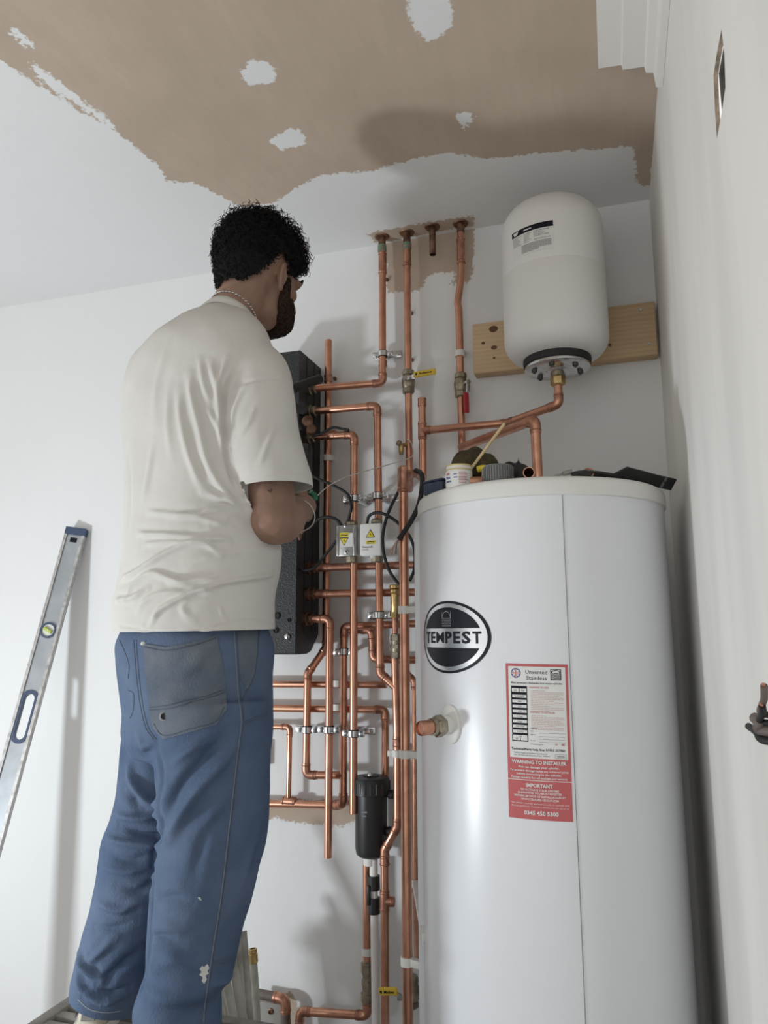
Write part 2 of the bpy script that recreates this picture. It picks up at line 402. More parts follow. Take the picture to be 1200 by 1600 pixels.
# right wall with a real square hole for the socket box
def tess(loops, fn, mb):
    t = geometry.tessellate_polygon([[Vector((a, b, 0)) for a, b in lp] for lp in loops]); flat = [p for lp in loops for p in lp]
    mb.add([fn(a, b) for a, b in flat], [tuple(x) for x in t])
hole = [(-1.250, 1.951), (-1.254, 1.915), (-1.243, 1.880), (-1.205, 1.873), (-1.160, 1.871), (-1.163, 1.91), (-1.174, 1.951), (-1.21, 1.953)]
wr = MB(); tess([[(-3.2, 0), (0, 0), (0, CEIL), (-3.2, CEIL)], hole], lambda a, b: (WALLX, a, b), wr)
wro = struct('wall_right', wr, MWR)
rv = MB(); rv.loft([[(WALLX, a, b) for a, b in hole], [(WALLX+.005, -1.205+(a+1.205)*.93, 1.912+(b-1.912)*.93) for a, b in hole]], False)
part('broken_edge', rv, PLASTB, wro)
bxm = MB().box((WALLX+.034, -1.205, 1.912), (.044, .13, .13)); bxm.f = [f for f in bxm.f if not all(bxm.v[i][0] < WALLX+.02 for i in f)]
part('socket_back_box', bxm, STEEL, wro, smooth=False)
part('box_lug', MB().box((WALLX+.018, -1.20, 1.889), (.006, .05, .012), bev=.002).tube([(WALLX+.02, -1.23, 1.94), (WALLX+.018, -1.215, 1.915), (WALLX+.02, -1.2, 1.89)], .006), CLIPP, wro)
part('box_cable', MB().tube(crv([(WALLX+.04, -1.17, 1.95), (WALLX+.022, -1.185, 1.925), (WALLX+.025, -1.19, 1.885)]), .005), PLASTB, wro)
struct('floor', MB().add([(-4.6, -3.2, 0), (WALLX, -3.2, 0), (WALLX, 0, 0), (-4.6, 0, 0)], [(0, 1, 2, 3)]), MFLOOR)
cv = MB(); prof = [(.026, CEIL), (.026, CEIL-.010), (.074, CEIL-.014), (.076, CEIL-.026), (.120, CEIL-.030), (.123, CEIL-.046), (.138, CEIL-.050), (.141, CEIL-.085), (.1545, CEIL-.088), (.1545, CEIL)]
cv.loft([[(x, y, z) for x, z in prof] for y in (-.580, -3.2)])
struct('trim_1', cv, MCOV)

# ------------------------------------------------------------------ hot water cylinder
AX = V(-.161, -.38); CR = .275; CAPB, CAPT = 1.514, 1.553
def cyl(th, z, off=0): t = math.radians(th); return V(AX[0]+(CR+off)*math.sin(t), AX[1]-(CR+off)*math.cos(t), z)
root = thing('hot_water_cylinder', 'tall white hot water cylinder with round black badge, standing in the right corner', 'water cylinder', (AX[0], AX[1], 0))
b = MB().lathe([(CR-.01, .004), (CR, .012), (CR, CAPB+.006), (CR-.02, CAPB+.007)], (AX[0], AX[1], 0), seg=128)
part('jacket', b, CYLW, root)
b = MB().lathe([(CR+.001, CAPB), (CR+.004, CAPB+.002), (CR+.004, CAPT-.012), (CR+.001, CAPT-.004), (CR-.006, CAPT), (0.01, CAPT)], (AX[0], AX[1], 0), seg=128)
part('cap', b, CAPW, root, 'off-white moulded top cap')
sm = MB(); sm.tube([cyl(15.4, .02, .0002), cyl(15.4, CAPB, .0002)], .0008, 6)
part('jacket_seam', sm, INKG, root)
part('edge_strip', MB().box(cyl(-80, .76, .007)+V(0, 0, 0), (.014, .006, 1.5), bev=.002), CYLW, root)
# round badge, ellipse on the jacket
bc = (-39.0, 1.2405); brx, bry = .113, .0735
def badge(x, y, off): return cyl(bc[0]+math.degrees(x/CR), bc[1]+y, off)
def disc(mb, sx, sy, off, n=64, rings=8, clip=None):
    vs = [badge(0, 0, off)]; fs = []
    for i in range(1, rings+1):
        for k in range(n):
            t = 2*PI*k/n; x, y = sx*math.cos(t)*i/rings, sy*math.sin(t)*i/rings
            vs.append(badge(x, y, off))
    for k in range(n): fs.append((0, 1+k, 1+(k+1) % n))
    for i in range(rings-1):
        for k in range(n): a = 1+i*n; fs.append((a+k, a+n+k, a+n+(k+1) % n, a+(k+1) % n))
    mb.add(vs, fs)
bd = MB(); disc(bd, brx, bry, .0008); bo = part('badge', bd, INK, root, 'round black and silver badge')
s1 = MB(); disc(s1, brx*.93, bry*.93, .0012); part('badge_ring', s1, SILVERP, bo)
def cap_seg(mb, y0, sign, off):                                   # black segment above / below the band
    a0 = math.asin(y0/.82); vs = []; n = 40
    poly = [(math.cos(t)*brx*.82, math.sin(t)*bry*.82*sign) for t in np.linspace(a0, PI-a0, n)]
    rows = 10; 
    for i in range(n):
        for j in range(rows+1):
            x, y = poly[i]; yb = y0*bry*.82/.82*sign; vs.append(badge(x, y+(yb-y)*j/rows, off))
    mb.add(vs, [(i*(rows+1)+j, (i+1)*(rows+1)+j, (i+1)*(rows+1)+j+1, i*(rows+1)+j+1) for i in range(n-1) for j in range(rows)])
s2 = MB(); cap_seg(s2, .24, 1, .0016); cap_seg(s2, .30, -1, .0016); part('badge_field', s2, INK, bo)
s3 = MB(); xx_ = -.086
for ch, wd_ in (('T', .0195), ('E', .0185), ('M', .0285), ('P', .0195), ('E', .0185), ('S', .0215), ('T', .0205)):
    put_text(s3, ch, badge, xx_, -.0120, .0222, width=wd_, align='l', bold=.03 if ch != 'M' else 0.004, off=.002); xx_ += wd_+.0052
part('badge_lettering', s3, INK, bo)
s4 = MB()
for r_ in ((-.021, .039, .0125, .052),):
    pass
rect(s4, badge, -.014, .0215, .014, .0235, .002, 4)
put_text(s4, 'STAINLESS', badge, 0, .0315, .0042, width=.028, off=.002, bold=.015); put_text(s4, 'PRODUCTS', badge, 0, .0252, .0042, width=.028, off=.002, bold=.015)
for i in range(12):
    t0, t1 = PI*i/12, PI*(i+1)/12
    s4.add([badge(.014*math.cos(t)*k, .0385+.014*math.sin(t)*k, .002) for t in (t0, t1) for k in (1, .9)], [(0, 1, 3, 2)])
rect(s4, badge, -.0145, .0375, .0145, .0385, .002, 4); rect(s4, badge, -.0145, .0385, -.0132, .051, .002); rect(s4, badge, .0132, .0385, .0145, .051, .002)
part('badge_emblem', s4, INKG, bo)
# warning label
LX0, LW, LZ0, LH = -9.7, .1165, .9098, .281
def lab(x, y, off=0):                                             # x right 0..LW, y up 0..LH, leaning slightly
    xx = x-.0025*(1-y/LH); return cyl(LX0+math.degrees(xx/CR), LZ0+y-.002*x/LW, .0006+off)
lb = MB(); rect(lb, lab, 0, 0, LW, LH, 0, 16); lo = part('warning_label', lb, LRED, root, 'red and white printed warning label')
wy = .1085
lw = MB(); rect(lw, lab, .005, wy, LW-.005, LH-.005, .0004, 14); rect(lw, lab, 0, .0685, LW, .0697, .0004, 14)
part('label_panel', lw, LWHITE, lo)
k = MB(); put_text(k, 'Unvented', lab, .058, .2625, .0070, width=.040, off=.0008); put_text(k, 'Stainless', lab, .058, .2515, .0070, width=.038, off=.0008)
put_text(k, 'Main pressure domestic hot water cylinder', lab, .058, .2440, .0034, width=.096, off=.0008, bold=.01)
put_text(k, 'Technical/Parts help line: 01952 257961', lab, .057, .1225, .0040, width=.098, off=.0008, bold=.02)
put_text(k, 'Telford Copper & Stainless Cylinders Ltd', lab, .012, .1165, .0023, width=.062, align='l', off=.0008)
put_text(k, 'Unit 22 Furrows Business Park, Telford', lab, .012, .1125, .0023, width=.066, align='l', off=.0008)
rect(k, lab, .010, .138, .040, .2395, .0008, 6)
for yy, t in ((.162, 'Installed by'), (.157, 'Name'), (.1505, 'Address'), (.1395, 'Tel. No.'), (.1335, 'Commissioning date')):
    put_text(k, t, lab, .044, yy, .0020, align='l', off=.0008)
for yy in (.1545, .1485, .1435, .1385): rect(k, lab, .060, yy, .108, yy+.0003, .0008, 4)
# emblem top right
rect(k, lab, .084, .2515, .1035, .2535, .0008, 3); rect(k, lab, .084, .2535, .0855, .272, .0008); rect(k, lab, .102, .2535, .1035, .272, .0008); rect(k, lab, .084, .271, .1035, .2722, .0008, 3)
put_text(k, 'COPPER &', lab, .0938, .2625, .0028, width=.016, off=.0008, bold=.03); put_text(k, 'STAINLESS', lab, .0938, .2585, .0028, width=.016, off=.0008, bold=.03); put_text(k, 'CYLINDERS', lab, .0938, .2545, .0028, width=.016, off=.0008, bold=.03)
for i in range(8):
    t0, t1 = PI*i/8, PI*(i+1)/8
    k.add([lab(.0938+.0085*math.cos(t)*q, .2655+.005*math.sin(t)*q, .0008) for t in (t0, t1) for q in (1, .8)], [(0, 1, 3, 2)])
rect(k, lab, .0885, .110, .1085, .1104, .0008, 2); rect(k, lab, .0885, .1175, .1085, .1179, .0008, 2); rect(k, lab, .0885, .110, .0889, .1179, .0008); rect(k, lab, .1081, .110, .1085, .1179, .0008)
put_text(k, 'intertek', lab, .0985, .1125, .0034, width=.014, off=.0008)
part('label_print', k, INK, lo)
k = MB()
fields = ['Litres', 'Blue', '2.12 kWh', '3 kW', '2100', '3.0 bar', '1.5 bar', '6.0 bar', '2023-06', '27', '']
yy = .2365
rect(k, lab, .0115, .2285, .0245, .2350, .0010, 2); rect(k, lab, .0260, .2285, .0385, .2350, .0010, 2)
for i in range(9):
    y0 = .2230-i*.0092; rect(k, lab, .0120, y0-.0052, .0385, y0, .0010, 4)
rect(k, lab, .0120, .1400, .0250, .1460, .0010, 2); rect(k, lab, .0262, .1400, .0388, .1460, .0010, 2)
part('label_fields', k, LWHITE, lo)
k = MB()
for i, t in enumerate(['2.12 kWh', '300', '210', '210', '3.0 bar', '3 bar', '3MS 3.47', '11.2.25', '2.8']):
    put_text(k, t, lab, .0255, .2230-i*.0092-.0042, .0030, off=.0013)
put_text(k, '300', lab, .018, .2300, .0030, off=.0013); put_text(k, '300', lab, .032, .2300, .0030, off=.0013); put_text(k, '30', lab, .019, .1415, .0030, off=.0013)
part('field_values', k, INK, lo)
k = MB()
put_text(k, 'WARNING TO USER', lab, .044, .2360, .0032, width=.036, align='l', off=.0008, bold=.02); part('red_heading', k, LREDT, lo)
k = MB(); put_text(k, 'WARNING TO INSTALLER', lab, .044, .1905, .0032, width=.046, align='l', off=.0008, bold=.02)
part('red_heading', k, LREDT, lo)
k = MB()                                                          # small print too fine to read in the photo
rs = np.random.default_rng(3)
for base_, n in ((.2325, 13), (.187, 9)):
    for i in range(n):
        y0 = base_-i*.0031; x = .047; xe = .107 if (i % 3) else .047+.06*rs.uniform(.4, .9)
        while x < xe:
            ww = rs.uniform(.0015, .006); rect(k, lab, x, y0-.0015, min(x+ww, xe), y0-.0003, .0008); x += ww+.001
part('small_print', k, LREDL, lo)
k = MB(); put_text(k, '11', lab, .091, .1335, .0035, off=.0009, bold=.04); put_text(k, '08', lab, .103, .1330, .0040, off=.0009, bold=.05); part('date_stamp', k, LREDT, lo)
k = MB()
put_text(k, 'WARNING TO INSTALLER', lab, .058, .0985, .0060, width=.100, off=.0008, bold=.03)
for yy, t, wd in ((.0910, 'Flux can damage your cylinder.', .074), (.0845, 'To prevent damage make any soldered joints', .107), (.0785, 'before connecting to the cylinder.', .082), (.0722, 'Damage caused by flux will invalidate your warranty', .102)):
    put_text(k, t, lab, .058, yy, .0036, width=wd, off=.0008, bold=.02)
put_text(k, 'IMPORTANT', lab, .058, .0570, .0065, width=.048, off=.0008, bold=.03)
for yy, t, wd in ((.0505, 'TO ACTIVATE YOUR LIFETIME', .070), (.0450, 'GUARANTEE YOU MUST REGISTER', .080), (.0392, 'WITHIN 28 DAYS OF INSTALLATION AT', .094), (.0335, 'WWW.TELFORD-GROUP.COM', .068)):
    put_text(k, t, lab, .058, yy, .0036, width=wd, off=.0008, bold=.02)
for yy, t, wd in ((.0268, 'This cylinder must be serviced annually to maintain your', .108), (.0215, 'lifetime guarantee. To book a service you can call us on', .104)):
    put_text(k, t, lab, .058, yy, .0027, width=wd, off=.0008)
put_text(k, '0345 450 5300', lab, .060, .0085, .0068, width=.062, off=.0008, bold=.03)
part('white_lettering', k, LWHITE, lo)
k = MB()
def rnd(mb, cx, cy, r, off, n=16): mb.add([lab(cx, cy, off)]+[lab(cx+r*math.cos(2*PI*i/n), cy+r*math.sin(2*PI*i/n), off) for i in range(n)], [(0, 1+i, 1+(i+1) % n) for i in range(n)])
rnd(k, .0195, .2635, .0092, .0008); fo = part('flag_disc', k, LBLUE, lo)
k = MB()
for sgn in (1, -1):
    k.add([lab(.0195+x*.0078, .2635+y*.0078*sgn, .0011) for x, y in ((-.8, -.55), (-.55, -.8), (.8, .55), (.55, .8))], [(0, 1, 2, 3)])
rect(k, lab, .0118, .2613, .0272, .2657, .0012, 2); rect(k, lab, .0173, .2558, .0217, .2712, .0012)
part('flag_white', k, LWHITE, lo)
k = MB(); rect(k, lab, .0112, .2623, .0278, .2647, .0015, 2); rect(k, lab, .0183, .2552, .0207, .2718, .0015); part('flag_red', k, LREDT, lo)
# side outlet
tp = -37.5; pz = 1.067; c0 = cyl(tp, pz); dn = nrm(cyl(tp, pz, 1)-c0); dt = nrm(V(-.80, -.22, .0)); dt = nrm(dn+V(.0, .0, -.03))
fl = MB(); tang = np.cross((0, 0, 1.), dn)
fl.loft([[c0+dn*h+(tang*math.cos(2*PI*i/28)*.030+V(0, 0, 1)*math.sin(2*PI*i/28)*.0385)*q for i in range(28)] for q, h in ((1, -.004), (1, .004), (.93, .006), (.4, .006))])
part('outlet_flange', fl, CAPW, root, 'oval cream flange')
part('outlet_socket', MB().lathe([(.019, .0), (.019, .022), (.016, .024)], c0, dt, 24), CAPW, root)
part('outlet_nut', MB().lathe([(.020, .022), (.0215, .024), (.0215, .040), (.018, .043)], c0, dt, 6).lathe([(.017, .043), (.017, .052)], c0, dt), BRASSD, root, 'dull brass nut', ang=25)
part('outlet_stub', MB().lathe([(.0145, .05), (.0145, .078), (.013, .080), (.013, .075), (.001, .075)], c0, dt, 24), COPPER, root, 'short copper stub')

# ------------------------------------------------------------------ expansion vessel and its plank
pk = thing('mounting_plank', 'knotty pine plank fixed to the back wall behind the white vessel', 'plank', (-.107, -.0225, 1.998))
part('board', MB().box((-.107, -.0225, 2.0765), (.510, .043, .155), bev=.003), PINE, pk, ang=60)
for px, py, rx, rz in ((771, 514, .014, .011), (755, 536, .006, .005), (772, 543, .010, .007), (772, 559, .004, .004), (953, 539, .005, .005)):
    p = W(px, py, -.0441); kn = MB(); kn.loft([[p+V(rx*q*math.cos(2*PI*i/14), h, rz*q*math.sin(2*PI*i/14)) for i in range(14)] for q, h in ((1, .0009), (.9, -.0004), (.3, -.0002))]); part('knot', kn, KNOT, pk, 'dark round knot')
for px, py in ((1001, 484), (1014, 537)):
    p = W(px, py, -.045); part('screw', MB().lathe([(.0042, -.001), (.0042, .001), (.0035, .0016)], p, (0, -1, 0), 12).box(p+V(0, -.0018, 0), (.006, .0006, .0012)).box(p+V(0, -.0018, 0), (.0012, .0006, .006)), STEEL, pk, smooth=False)
VX, VY, VR = -.114, -.186, .136
vs_ = thing('expansion_vessel', 'white domed expansion vessel hung on the pine plank near the ceiling', 'expansion vessel', (VX, VY, 1.90))
prof = [(.075, 1.957)]+[(VR-.055+.055*math.sin(t), 2.015-.055*math.cos(t)) for t in np.linspace(.5, PI/2, 8)]+[(VR, 2.06), (VR, 2.186), (VR-.0008, 2.188), (VR, 2.19), (VR, 2.30)]
prof += [(VR*math.cos(t)**.62, 2.315+.088*math.sin(t)) for t in np.linspace(0, PI/2-.06, 14)]
part('shell', MB().lathe(prof, (VX, VY, 0), seg=72), VESSW, vs_)
part('collar', MB().lathe([(.078, 1.972), (.087, 1.968), (.089, 1.955), (.087, 1.944), (.07, 1.942)], (VX, VY, 0), seg=48), BLACKR, vs_, 'black rubber collar')
part('flange', MB().lathe([(.083, 1.944), (.085, 1.941), (.085, 1.935), (.082, 1.933), (.03, 1.932), (.026, 1.928), (.02, 1.926)], (VX, VY, 0), seg=48), CHROME, vs_, 'shiny steel flange plate')
for i in range(6):
    t = 2*PI*(i+.35)/6; part('bolt', MB().lathe([(.0075, 1.933), (.0075, 1.926), (.005, 1.9255)], (VX+.062*math.cos(t), VY+.062*math.sin(t), 0), seg=6).lathe([(.004, 1.926), (.004, 1.922)], (VX+.062*math.cos(t), VY+.062*math.sin(t), 0), seg=8), IRON, vs_, ang=25)
part('connector', MB().lathe([(.018, 1.932), (.018, 1.915), (.015, 1.913)], (VX, VY, 0), seg=24), BRASSD, vs_)
part('connector_nut', MB().lathe([(.017, 1.914), (.0195, 1.912), (.0195, 1.893), (.016, 1.890)], (VX, VY, 0), seg=6), BRASS, vs_, 'brass hexagonal nut', ang=25)
br = MB().box((VX, -.047, 2.10), (.05, .006, .26), bev=.002)
part('bracket', br, STEEL, vs_)
def vl(x, y, off=0): t = math.radians(-44+math.degrees(x/VR)); return V(VX+(VR+.0006+off)*math.sin(t), VY-(VR+.0006+off)*math.cos(t), 2.208+y)
LBW, LBH = .118, .075
k = MB(); rect(k, vl, 0, 0, LBW, LBH, 0, 14); vlo = part('rating_label', k, LWHITE, vs_, 'small white rating label with a black header')
k = MB(); rect(k, vl, 0, .060, LBW, LBH, .0004, 14); part('label_header', k, INK, vlo)
k = MB(); rect(k, vl, .040, .0655, .062, .0685, .0008, 3); k.add([vl(x, y, .0008) for x, y in ((.006, .071), (.024, .073), (.020, .064), (.010, .062))], [(0, 1, 2, 3)])
part('header_print', k, LWHITE, vlo)
k = MB(); rs = np.random.default_rng(5)
for i in range(6):
    for x0, x1 in ((.004, .035), (.040, .062), (.068, .112)):
        y0 = .056-i*.0045; x = x0; e = x0+(x1-x0)*rs.uniform(.5, 1)
        if rs.random() < .25: continue
        while x < e: ww = rs.uniform(.002, .006); rect(k, vl, x, y0-.0016, min(x+ww, e), y0, .0008); x += ww+.0012
for i in range(9):
    y0 = .027-i*.0026; x = .032; e = .112 if i < 7 else .08
    while x < e: ww = rs.uniform(.002, .007); rect(k, vl, x, y0-.0013, min(x+ww, e), y0, .0008); x += ww+.001
part('label_small_print', k, INKG, vlo)

# ------------------------------------------------------------------ black insulated box and its ports
BXL, BXR, BXD, BZ0, BZ1 = -1.004, -.864, -.170, 1.190, 2.088
bx = thing('heat_exchanger_box', 'tall black foam-clad box on the wall in front of the man', 'insulated box', (-.936, -.07, BZ0))
sh = MB(); side = [(-.001, BZ0+.055), (-.055, BZ0+.008), (-.085, BZ0), (BXD+.004, BZ0), (BXD, BZ0+.004), (BXD, BZ1-.004), (BXD+.004, BZ1), (-.001, BZ1)]
sh.loft([[(x, y, z) for y, z in side] for x in (BXL, BXL+.003, BXR-.003, BXR)])
part('foam_cover', sh, FOAM, bx, ang=20)
for yy in (-.055, -.115): part('cover_joint', MB().box((BXR+.0003, yy, (BZ0+BZ1)/2+.03), (.002, .0025, BZ1-BZ0-.06)), BLACKR, bx)
for px, py, rr in ((433, 962, .010), (452, 969, .005), (431, 985, .008)):
    p = W(px, py, BXD-.001); part('foam_dimple', MB().lathe([(rr, -.001), (rr, .002), (rr*.7, .004), (rr*.5, .001)], p, (0, -1, 0), 14), BLACKR, bx)
p = W(449, 995, BXD-.001); part('screw', MB().lathe([(.008, 0), (.008, .003), (.005, .005)], p, (0, -1, 0), 12), CHROME, bx)
ports = [(488, 607, -.105), (484, 643, -.105), (486, 683, -.112), (490, 887, -.095), (490, 928, -.095), (490, 967, -.11)]
PORT = []
for i, (px, py, yy) in enumerate(ports):
    z = W(px, py, yy)[2]; p = V(BXR, yy, z); PORT.append(p)
    part('union', MB().lathe([(.020, -.004), (.020, .012), (.017, .014)], p, (1, 0, 0), 20).lathe([(.0175, .012), (.0175, .026), (.014, .028)], p, (1, 0, 0), 6), COPPERD if i > 2 else BRASSD, bx, 'tarnished hexagonal union', ang=25)
# darker pipework glimpsed in front of the box beside the sleeve
hs = MB().tube(crv([D(440, 622, 1.86), D(462, 606, 1.9), D(500, 592, 1.97)]), [.012]*17, 12); part('capillary_hose', hs, BLACKR, bx)
part('pressure_pipe', MB().tube(crv([W(452, 612, -.15), W(472, 603, -.15), W(495, 592, -.14)]), .008), STEEL, bx, 'grey steel pipe slanting across the box')
for px, py, r1 in ((470, 640, .020), (480, 660, .017), (466, 668, .016), (486, 672, .014)):
    part('valve_body', MB().lathe([(r1*.6, -.014), (r1, -.01), (r1, .012), (r1*.6, .016)], W(px, py, -.155), (.5, -.8, .1), 16), COPPERD if px > 475 else BLACKP, bx)
part('sensor_pocket', MB().lathe([(.007, 0), (.007, .018), (.004, .02)], W(478, 700, -.15), (.3, -.9, .2), 14), COPPER, bx)
part('pump_head', MB().box(W(474, 720, -.16), (.05, .04, .10), bev=.012), BLACKP, bx)

# ------------------------------------------------------------------ copper pipework
R22, R28, R15 = .011, .014, .0075
def elbow_parts(root, p0, c, p1, r, mt=COPPER2, sleeve=.016, bead=True, kr=1.55):
    a, b_ = nrm(p0-c), nrm(p1-c); ang = math.acos(np.clip(a@b_, -1, 1)); Rb = r*kr; tl = min(Rb/math.tan(ang/2), .45*min(np.linalg.norm(p0-c), np.linalg.norm(p1-c)))
    s, e = c+a*tl, c+b_*tl
    q = [s+a*sleeve, s+a*(sleeve*.4)]+[(1-t)**2*s+2*t*(1-t)*c+t*t*e for t in np.linspace(0, 1, 9)]+[e+b_*(sleeve*.4), e+b_*sleeve]
    mb = MB().tube(q, r+.0014, 18)
    if bead:
        for p, d in ((s+a*(sleeve*.55), a), (e+b_*(sleeve*.55), b_)): mb.torus(p, d, r+.0013, .0014, 18, 6)
    part('elbow', mb, mt, root); return s, e
def run(label, pts, r, group=None, open0=False, open1=False, bends=(), name='copper_pipe', couple=(), mt=COPPER, tees=(), cap0=False):
    """one soldered run of pipe: straight lengths, elbows at the corners, couplings and tees on the way"""
    P = [np.asarray(p, float) for p in pts]; zmin = min(range(len(P)), key=lambda i: P[i][2])
    rt = thing(name, label, 'pipe', P[zmin], group)
    cur = P[0]
    for i in range(1, len(P)):
        last = i == len(P)-1
        if last: nxt = P[i]; mb = MB()
        else:
            a, b_ = nrm(P[i-1]-P[i]), nrm(P[i+1]-P[i]); ang = math.acos(np.clip(a@b_, -1, 1)); tl = min(r*1.55/math.tan(ang/2), .45*min(np.linalg.norm(P[i-1]-P[i]), np.linalg.norm(P[i+1]-P[i])))
            nxt = P[i]+a*tl
        mb = MB()
        if np.linalg.norm(nxt-cur) > .002:
            nm_ = mb
            if (i == 1 and open0) or (last and open1):
                q = [cur, nxt] if (i == 1 and open0) else [nxt, cur]
                mb.pipe(q, r)
                d = nrm(q[1]-q[0]); mb.lathe([(r-.001, .03), (.0005, .03)], q[0], d, 16, False)
            else: mb.tube([cur, (cur+nxt)/2, nxt], r, 16)
            part('pipe', mb, mt, rt)
        if not last: _, cur = elbow_parts(rt, P[i-1], P[i], P[i+1], r)
    for c in couple:                                              # (point, direction, half length)
        c, d, hl = np.asarray(c[0]), nrm(c[1]), c[2]
        mb = MB().lathe([(r, -hl-.001), (r+.0016, -hl), (r+.0016, hl), (r, hl+.001)], c, d, 18)
        for h in (-hl+.004, hl-.004): mb.torus(c+d*h, d, r+.0014, .0015, 18, 6)
        part('coupling', mb, COPPER2, rt)
    for c, d, e in tees:                                          # centre, run direction, branch direction
        c, d, e = np.asarray(c), nrm(d), nrm(e)
        mb = MB().lathe([(r, -.027), (r+.0016, -.026), (r+.0016, .026), (r, .027)], c, d, 18).lathe([(r+.0014, 0), (r+.0014, .026), (r, .027)], c, e, 18)
        for p, q in ((c-d*.020, d), (c+d*.020, d), (c+e*.020, e)): mb.torus(p, q, r+.0014, .0014, 18, 6)
        part('tee', mb, COPPER2, rt)
    if cap0: part('end_cap', MB().lathe([(r+.0016, -.022), (r+.0016, .003), (r*.7, .005)], P[0], nrm(P[0]-P[1]), 18), COPPER2, rt)
    return rt
Z_ = V(0, 0, 1)
def stub_top(rt, px, py0, py1, Y, r, green=True):
    a, b_ = W(px, py0, Y), W(px, py1, Y); a[0] = b_[0]; a[2] = CEIL-.002
    part('old_stub', MB().tube([b_, a], r+.0008, 16), COPPERD, rt, 'tarnished older pipe coming through the ceiling')
    part('ceiling_ring', MB().lathe([(r+.013, 0), (r+.011, -.004), (r+.002, -.005)], V(a[0], a[1], CEIL), (0, 0, 1), 18), COPPERD, rt)
    if green: part('stained_joint', MB().lathe([(r, -.013), (r+.0026, -.011), (r+.0026, .009), (r, .012)], b_, (0, 0, 1), 18), COPPERG, rt, 'green stained joint')
YA = -.042
xA = W(598, 480, YA)[0]
tA = W(597, 388, YA); tA[0] = xA; eA = V(xA, YA-.004, W(601, 598, -.046)[2]); 
rA = run('copper pipe from leftmost ceiling hole bending left into the top port of black box', [tA, V(xA, YA, W(600, 560, YA)[2]), eA, PORT[0]+V(.02, 0, 0)][0:1]+[eA, PORT[0]+V(.02, 0, 0)], R22,
         couple=[(W(597, 412, YA)*V(0, 1, 1)+V(xA, 0, 0), Z_, .035), (W(602, 568, YA)*V(0, 1, 1)+V(xA, 0, 0), Z_, .01)])
stub_top(rA, 597, 372, 388, YA, R22)
xB = W(637, 480, YA)[0]
tB = W(636, 385, YA); tB[0] = xB; bB = W(640, 764, YA); bB[0] = xB
rB = run('copper pipe from second ceiling hole running down through the yellow-levered valve', [tB, bB], R22, couple=[(W(637, 400, YA)*V(0, 1, 1)+V(xB, 0, 0), Z_, .034)])
stub_top(rB, 636, 367, 385, YA, R22)
xC = W(676, 380, -.05)[0]
cC = run('short dark pipe stub hanging open from the ceiling between two long pipes', [V(xC, -.05, W(676, 398, -.05)[2]), V(xC, -.05, CEIL-.003)], R22-.001, open0=True, mt=COPPERD, name='pipe_stub')
part('ceiling_ring', MB().lathe([(.024, 0), (.022, -.004), (.012, -.005)], V(xC, -.05, CEIL), (0, 0, 1), 18), COPPERD, cC)
xD = W(720, 380, YA)[0]; xD2 = W(718, 520, YA)[0]
def onx(x, px, py, Y=YA): p = W(px, py, Y); p[0] = x; return p
rD = thing('copper_pipe', 'copper pipe from rightmost ceiling hole with a swan-neck bend above a red-levered valve', 'pipe', onx(xD2, 721, 700))
part('pipe', MB().tube(crv([onx(xD, 720, 362), onx(xD, 721, 410), onx(xD+.001, 722, 425), onx((xD+xD2)/2+.0, 720, 447), onx(xD2-.003, 716, 472), onx(xD2, 717, 490), onx(xD2, 719, 560), onx(xD2, 722, 706)], 6), R22, 16), COPPER, rD)
part('coupling', MB().lathe([(R22, -.036), (R22+.0016, -.035), (R22+.0016, .035), (R22, .036)], onx(xD, 720, 390), (0, 0, 1), 18).torus(onx(xD, 720, 375), (0, 0, 1), R22+.0013, .0018, 18, 6).torus(onx(xD, 720, 411), (0, 0, 1), R22+.0013, .0018, 18, 6), COPPER2, rD)
stub_top(rD, 720, 352, 364, YA, R22, False)
# vessel feed
YE = -.09
eT, eM, eB = W(658, 624, YE), W(660, 673, YE), W(661, 748, YE); eT[0] = eB[0] = eM[0]
rE = run('upright capped copper pipe with a side branch, just right of the yellow-levered valve', [eT, eB], R22, cap0=True, tees=[(eM, Z_, W(793, 661, -.125)-eM)])
jn = W(793, 661, -.125); vz = W(868, 632, VY)
run('copper pipe rising right to the underside of the white vessel', [eM+nrm(jn-eM)*.012, jn, V(VX, VY, vz[2]), V(VX, VY, 1.893)], R22)
xF = W(839, 690, -.355)
run('thick copper pipe bending down into the cylinder top, right of the bamboo stick', [onx(xD2, 722, 699, -.052), W(836, 656, -.355), V(xF[0], -.355, CAPT)], R22+.001)
# box connections
YI = -.115
iC = W(589, 634, YI); xI = W(590, 720, YI)[0]; iC[0] = xI
iB = W(597, 1052, YI); iB[0] = xI+.006
nT = W(620, 1080, YI); 
rI = run('copper pipe from second port of black box dropping through the white actuator box', [PORT[1]+V(.02, 0, 0), iC, iB, W(618, 1074, YI)], R22)
jC = W(554, 679, YI); xJ = W(553, 900, YI)[0]; jC[0] = xJ
rJ = run('copper pipe from third port of black box dropping through the silver actuator box', [PORT[2]+V(.02, 0, 0), jC, onx(xJ, 551, 1271, YI)], R22, open1=True, couple=[(W(519, 679, -.114), (1, 0, 0), .012)])
kY = -.08
for i, (py, wd) in enumerate(((887, 'upper of two tarnished copper pipes running level behind the actuator boxes'), (928, 'lower of two tarnished copper pipes running level behind the actuator boxes'))):
    e = W(650, py, kY); e[2] = PORT[3+i][2]
    q = V((PORT[3+i][0]+.085), -.09, PORT[3+i][2])
    run(wd, [PORT[3+i]+V(.02, 0, 0), e], R22, couple=[(PORT[3+i]+V(.05, .003, 0), e-PORT[3+i], .02)], mt=COPPER2)
hC = W(515, 968, -.11); xH = W(514, 1150, -.11)[0]; hC[0] = xH; hC[2] = PORT[5][2]
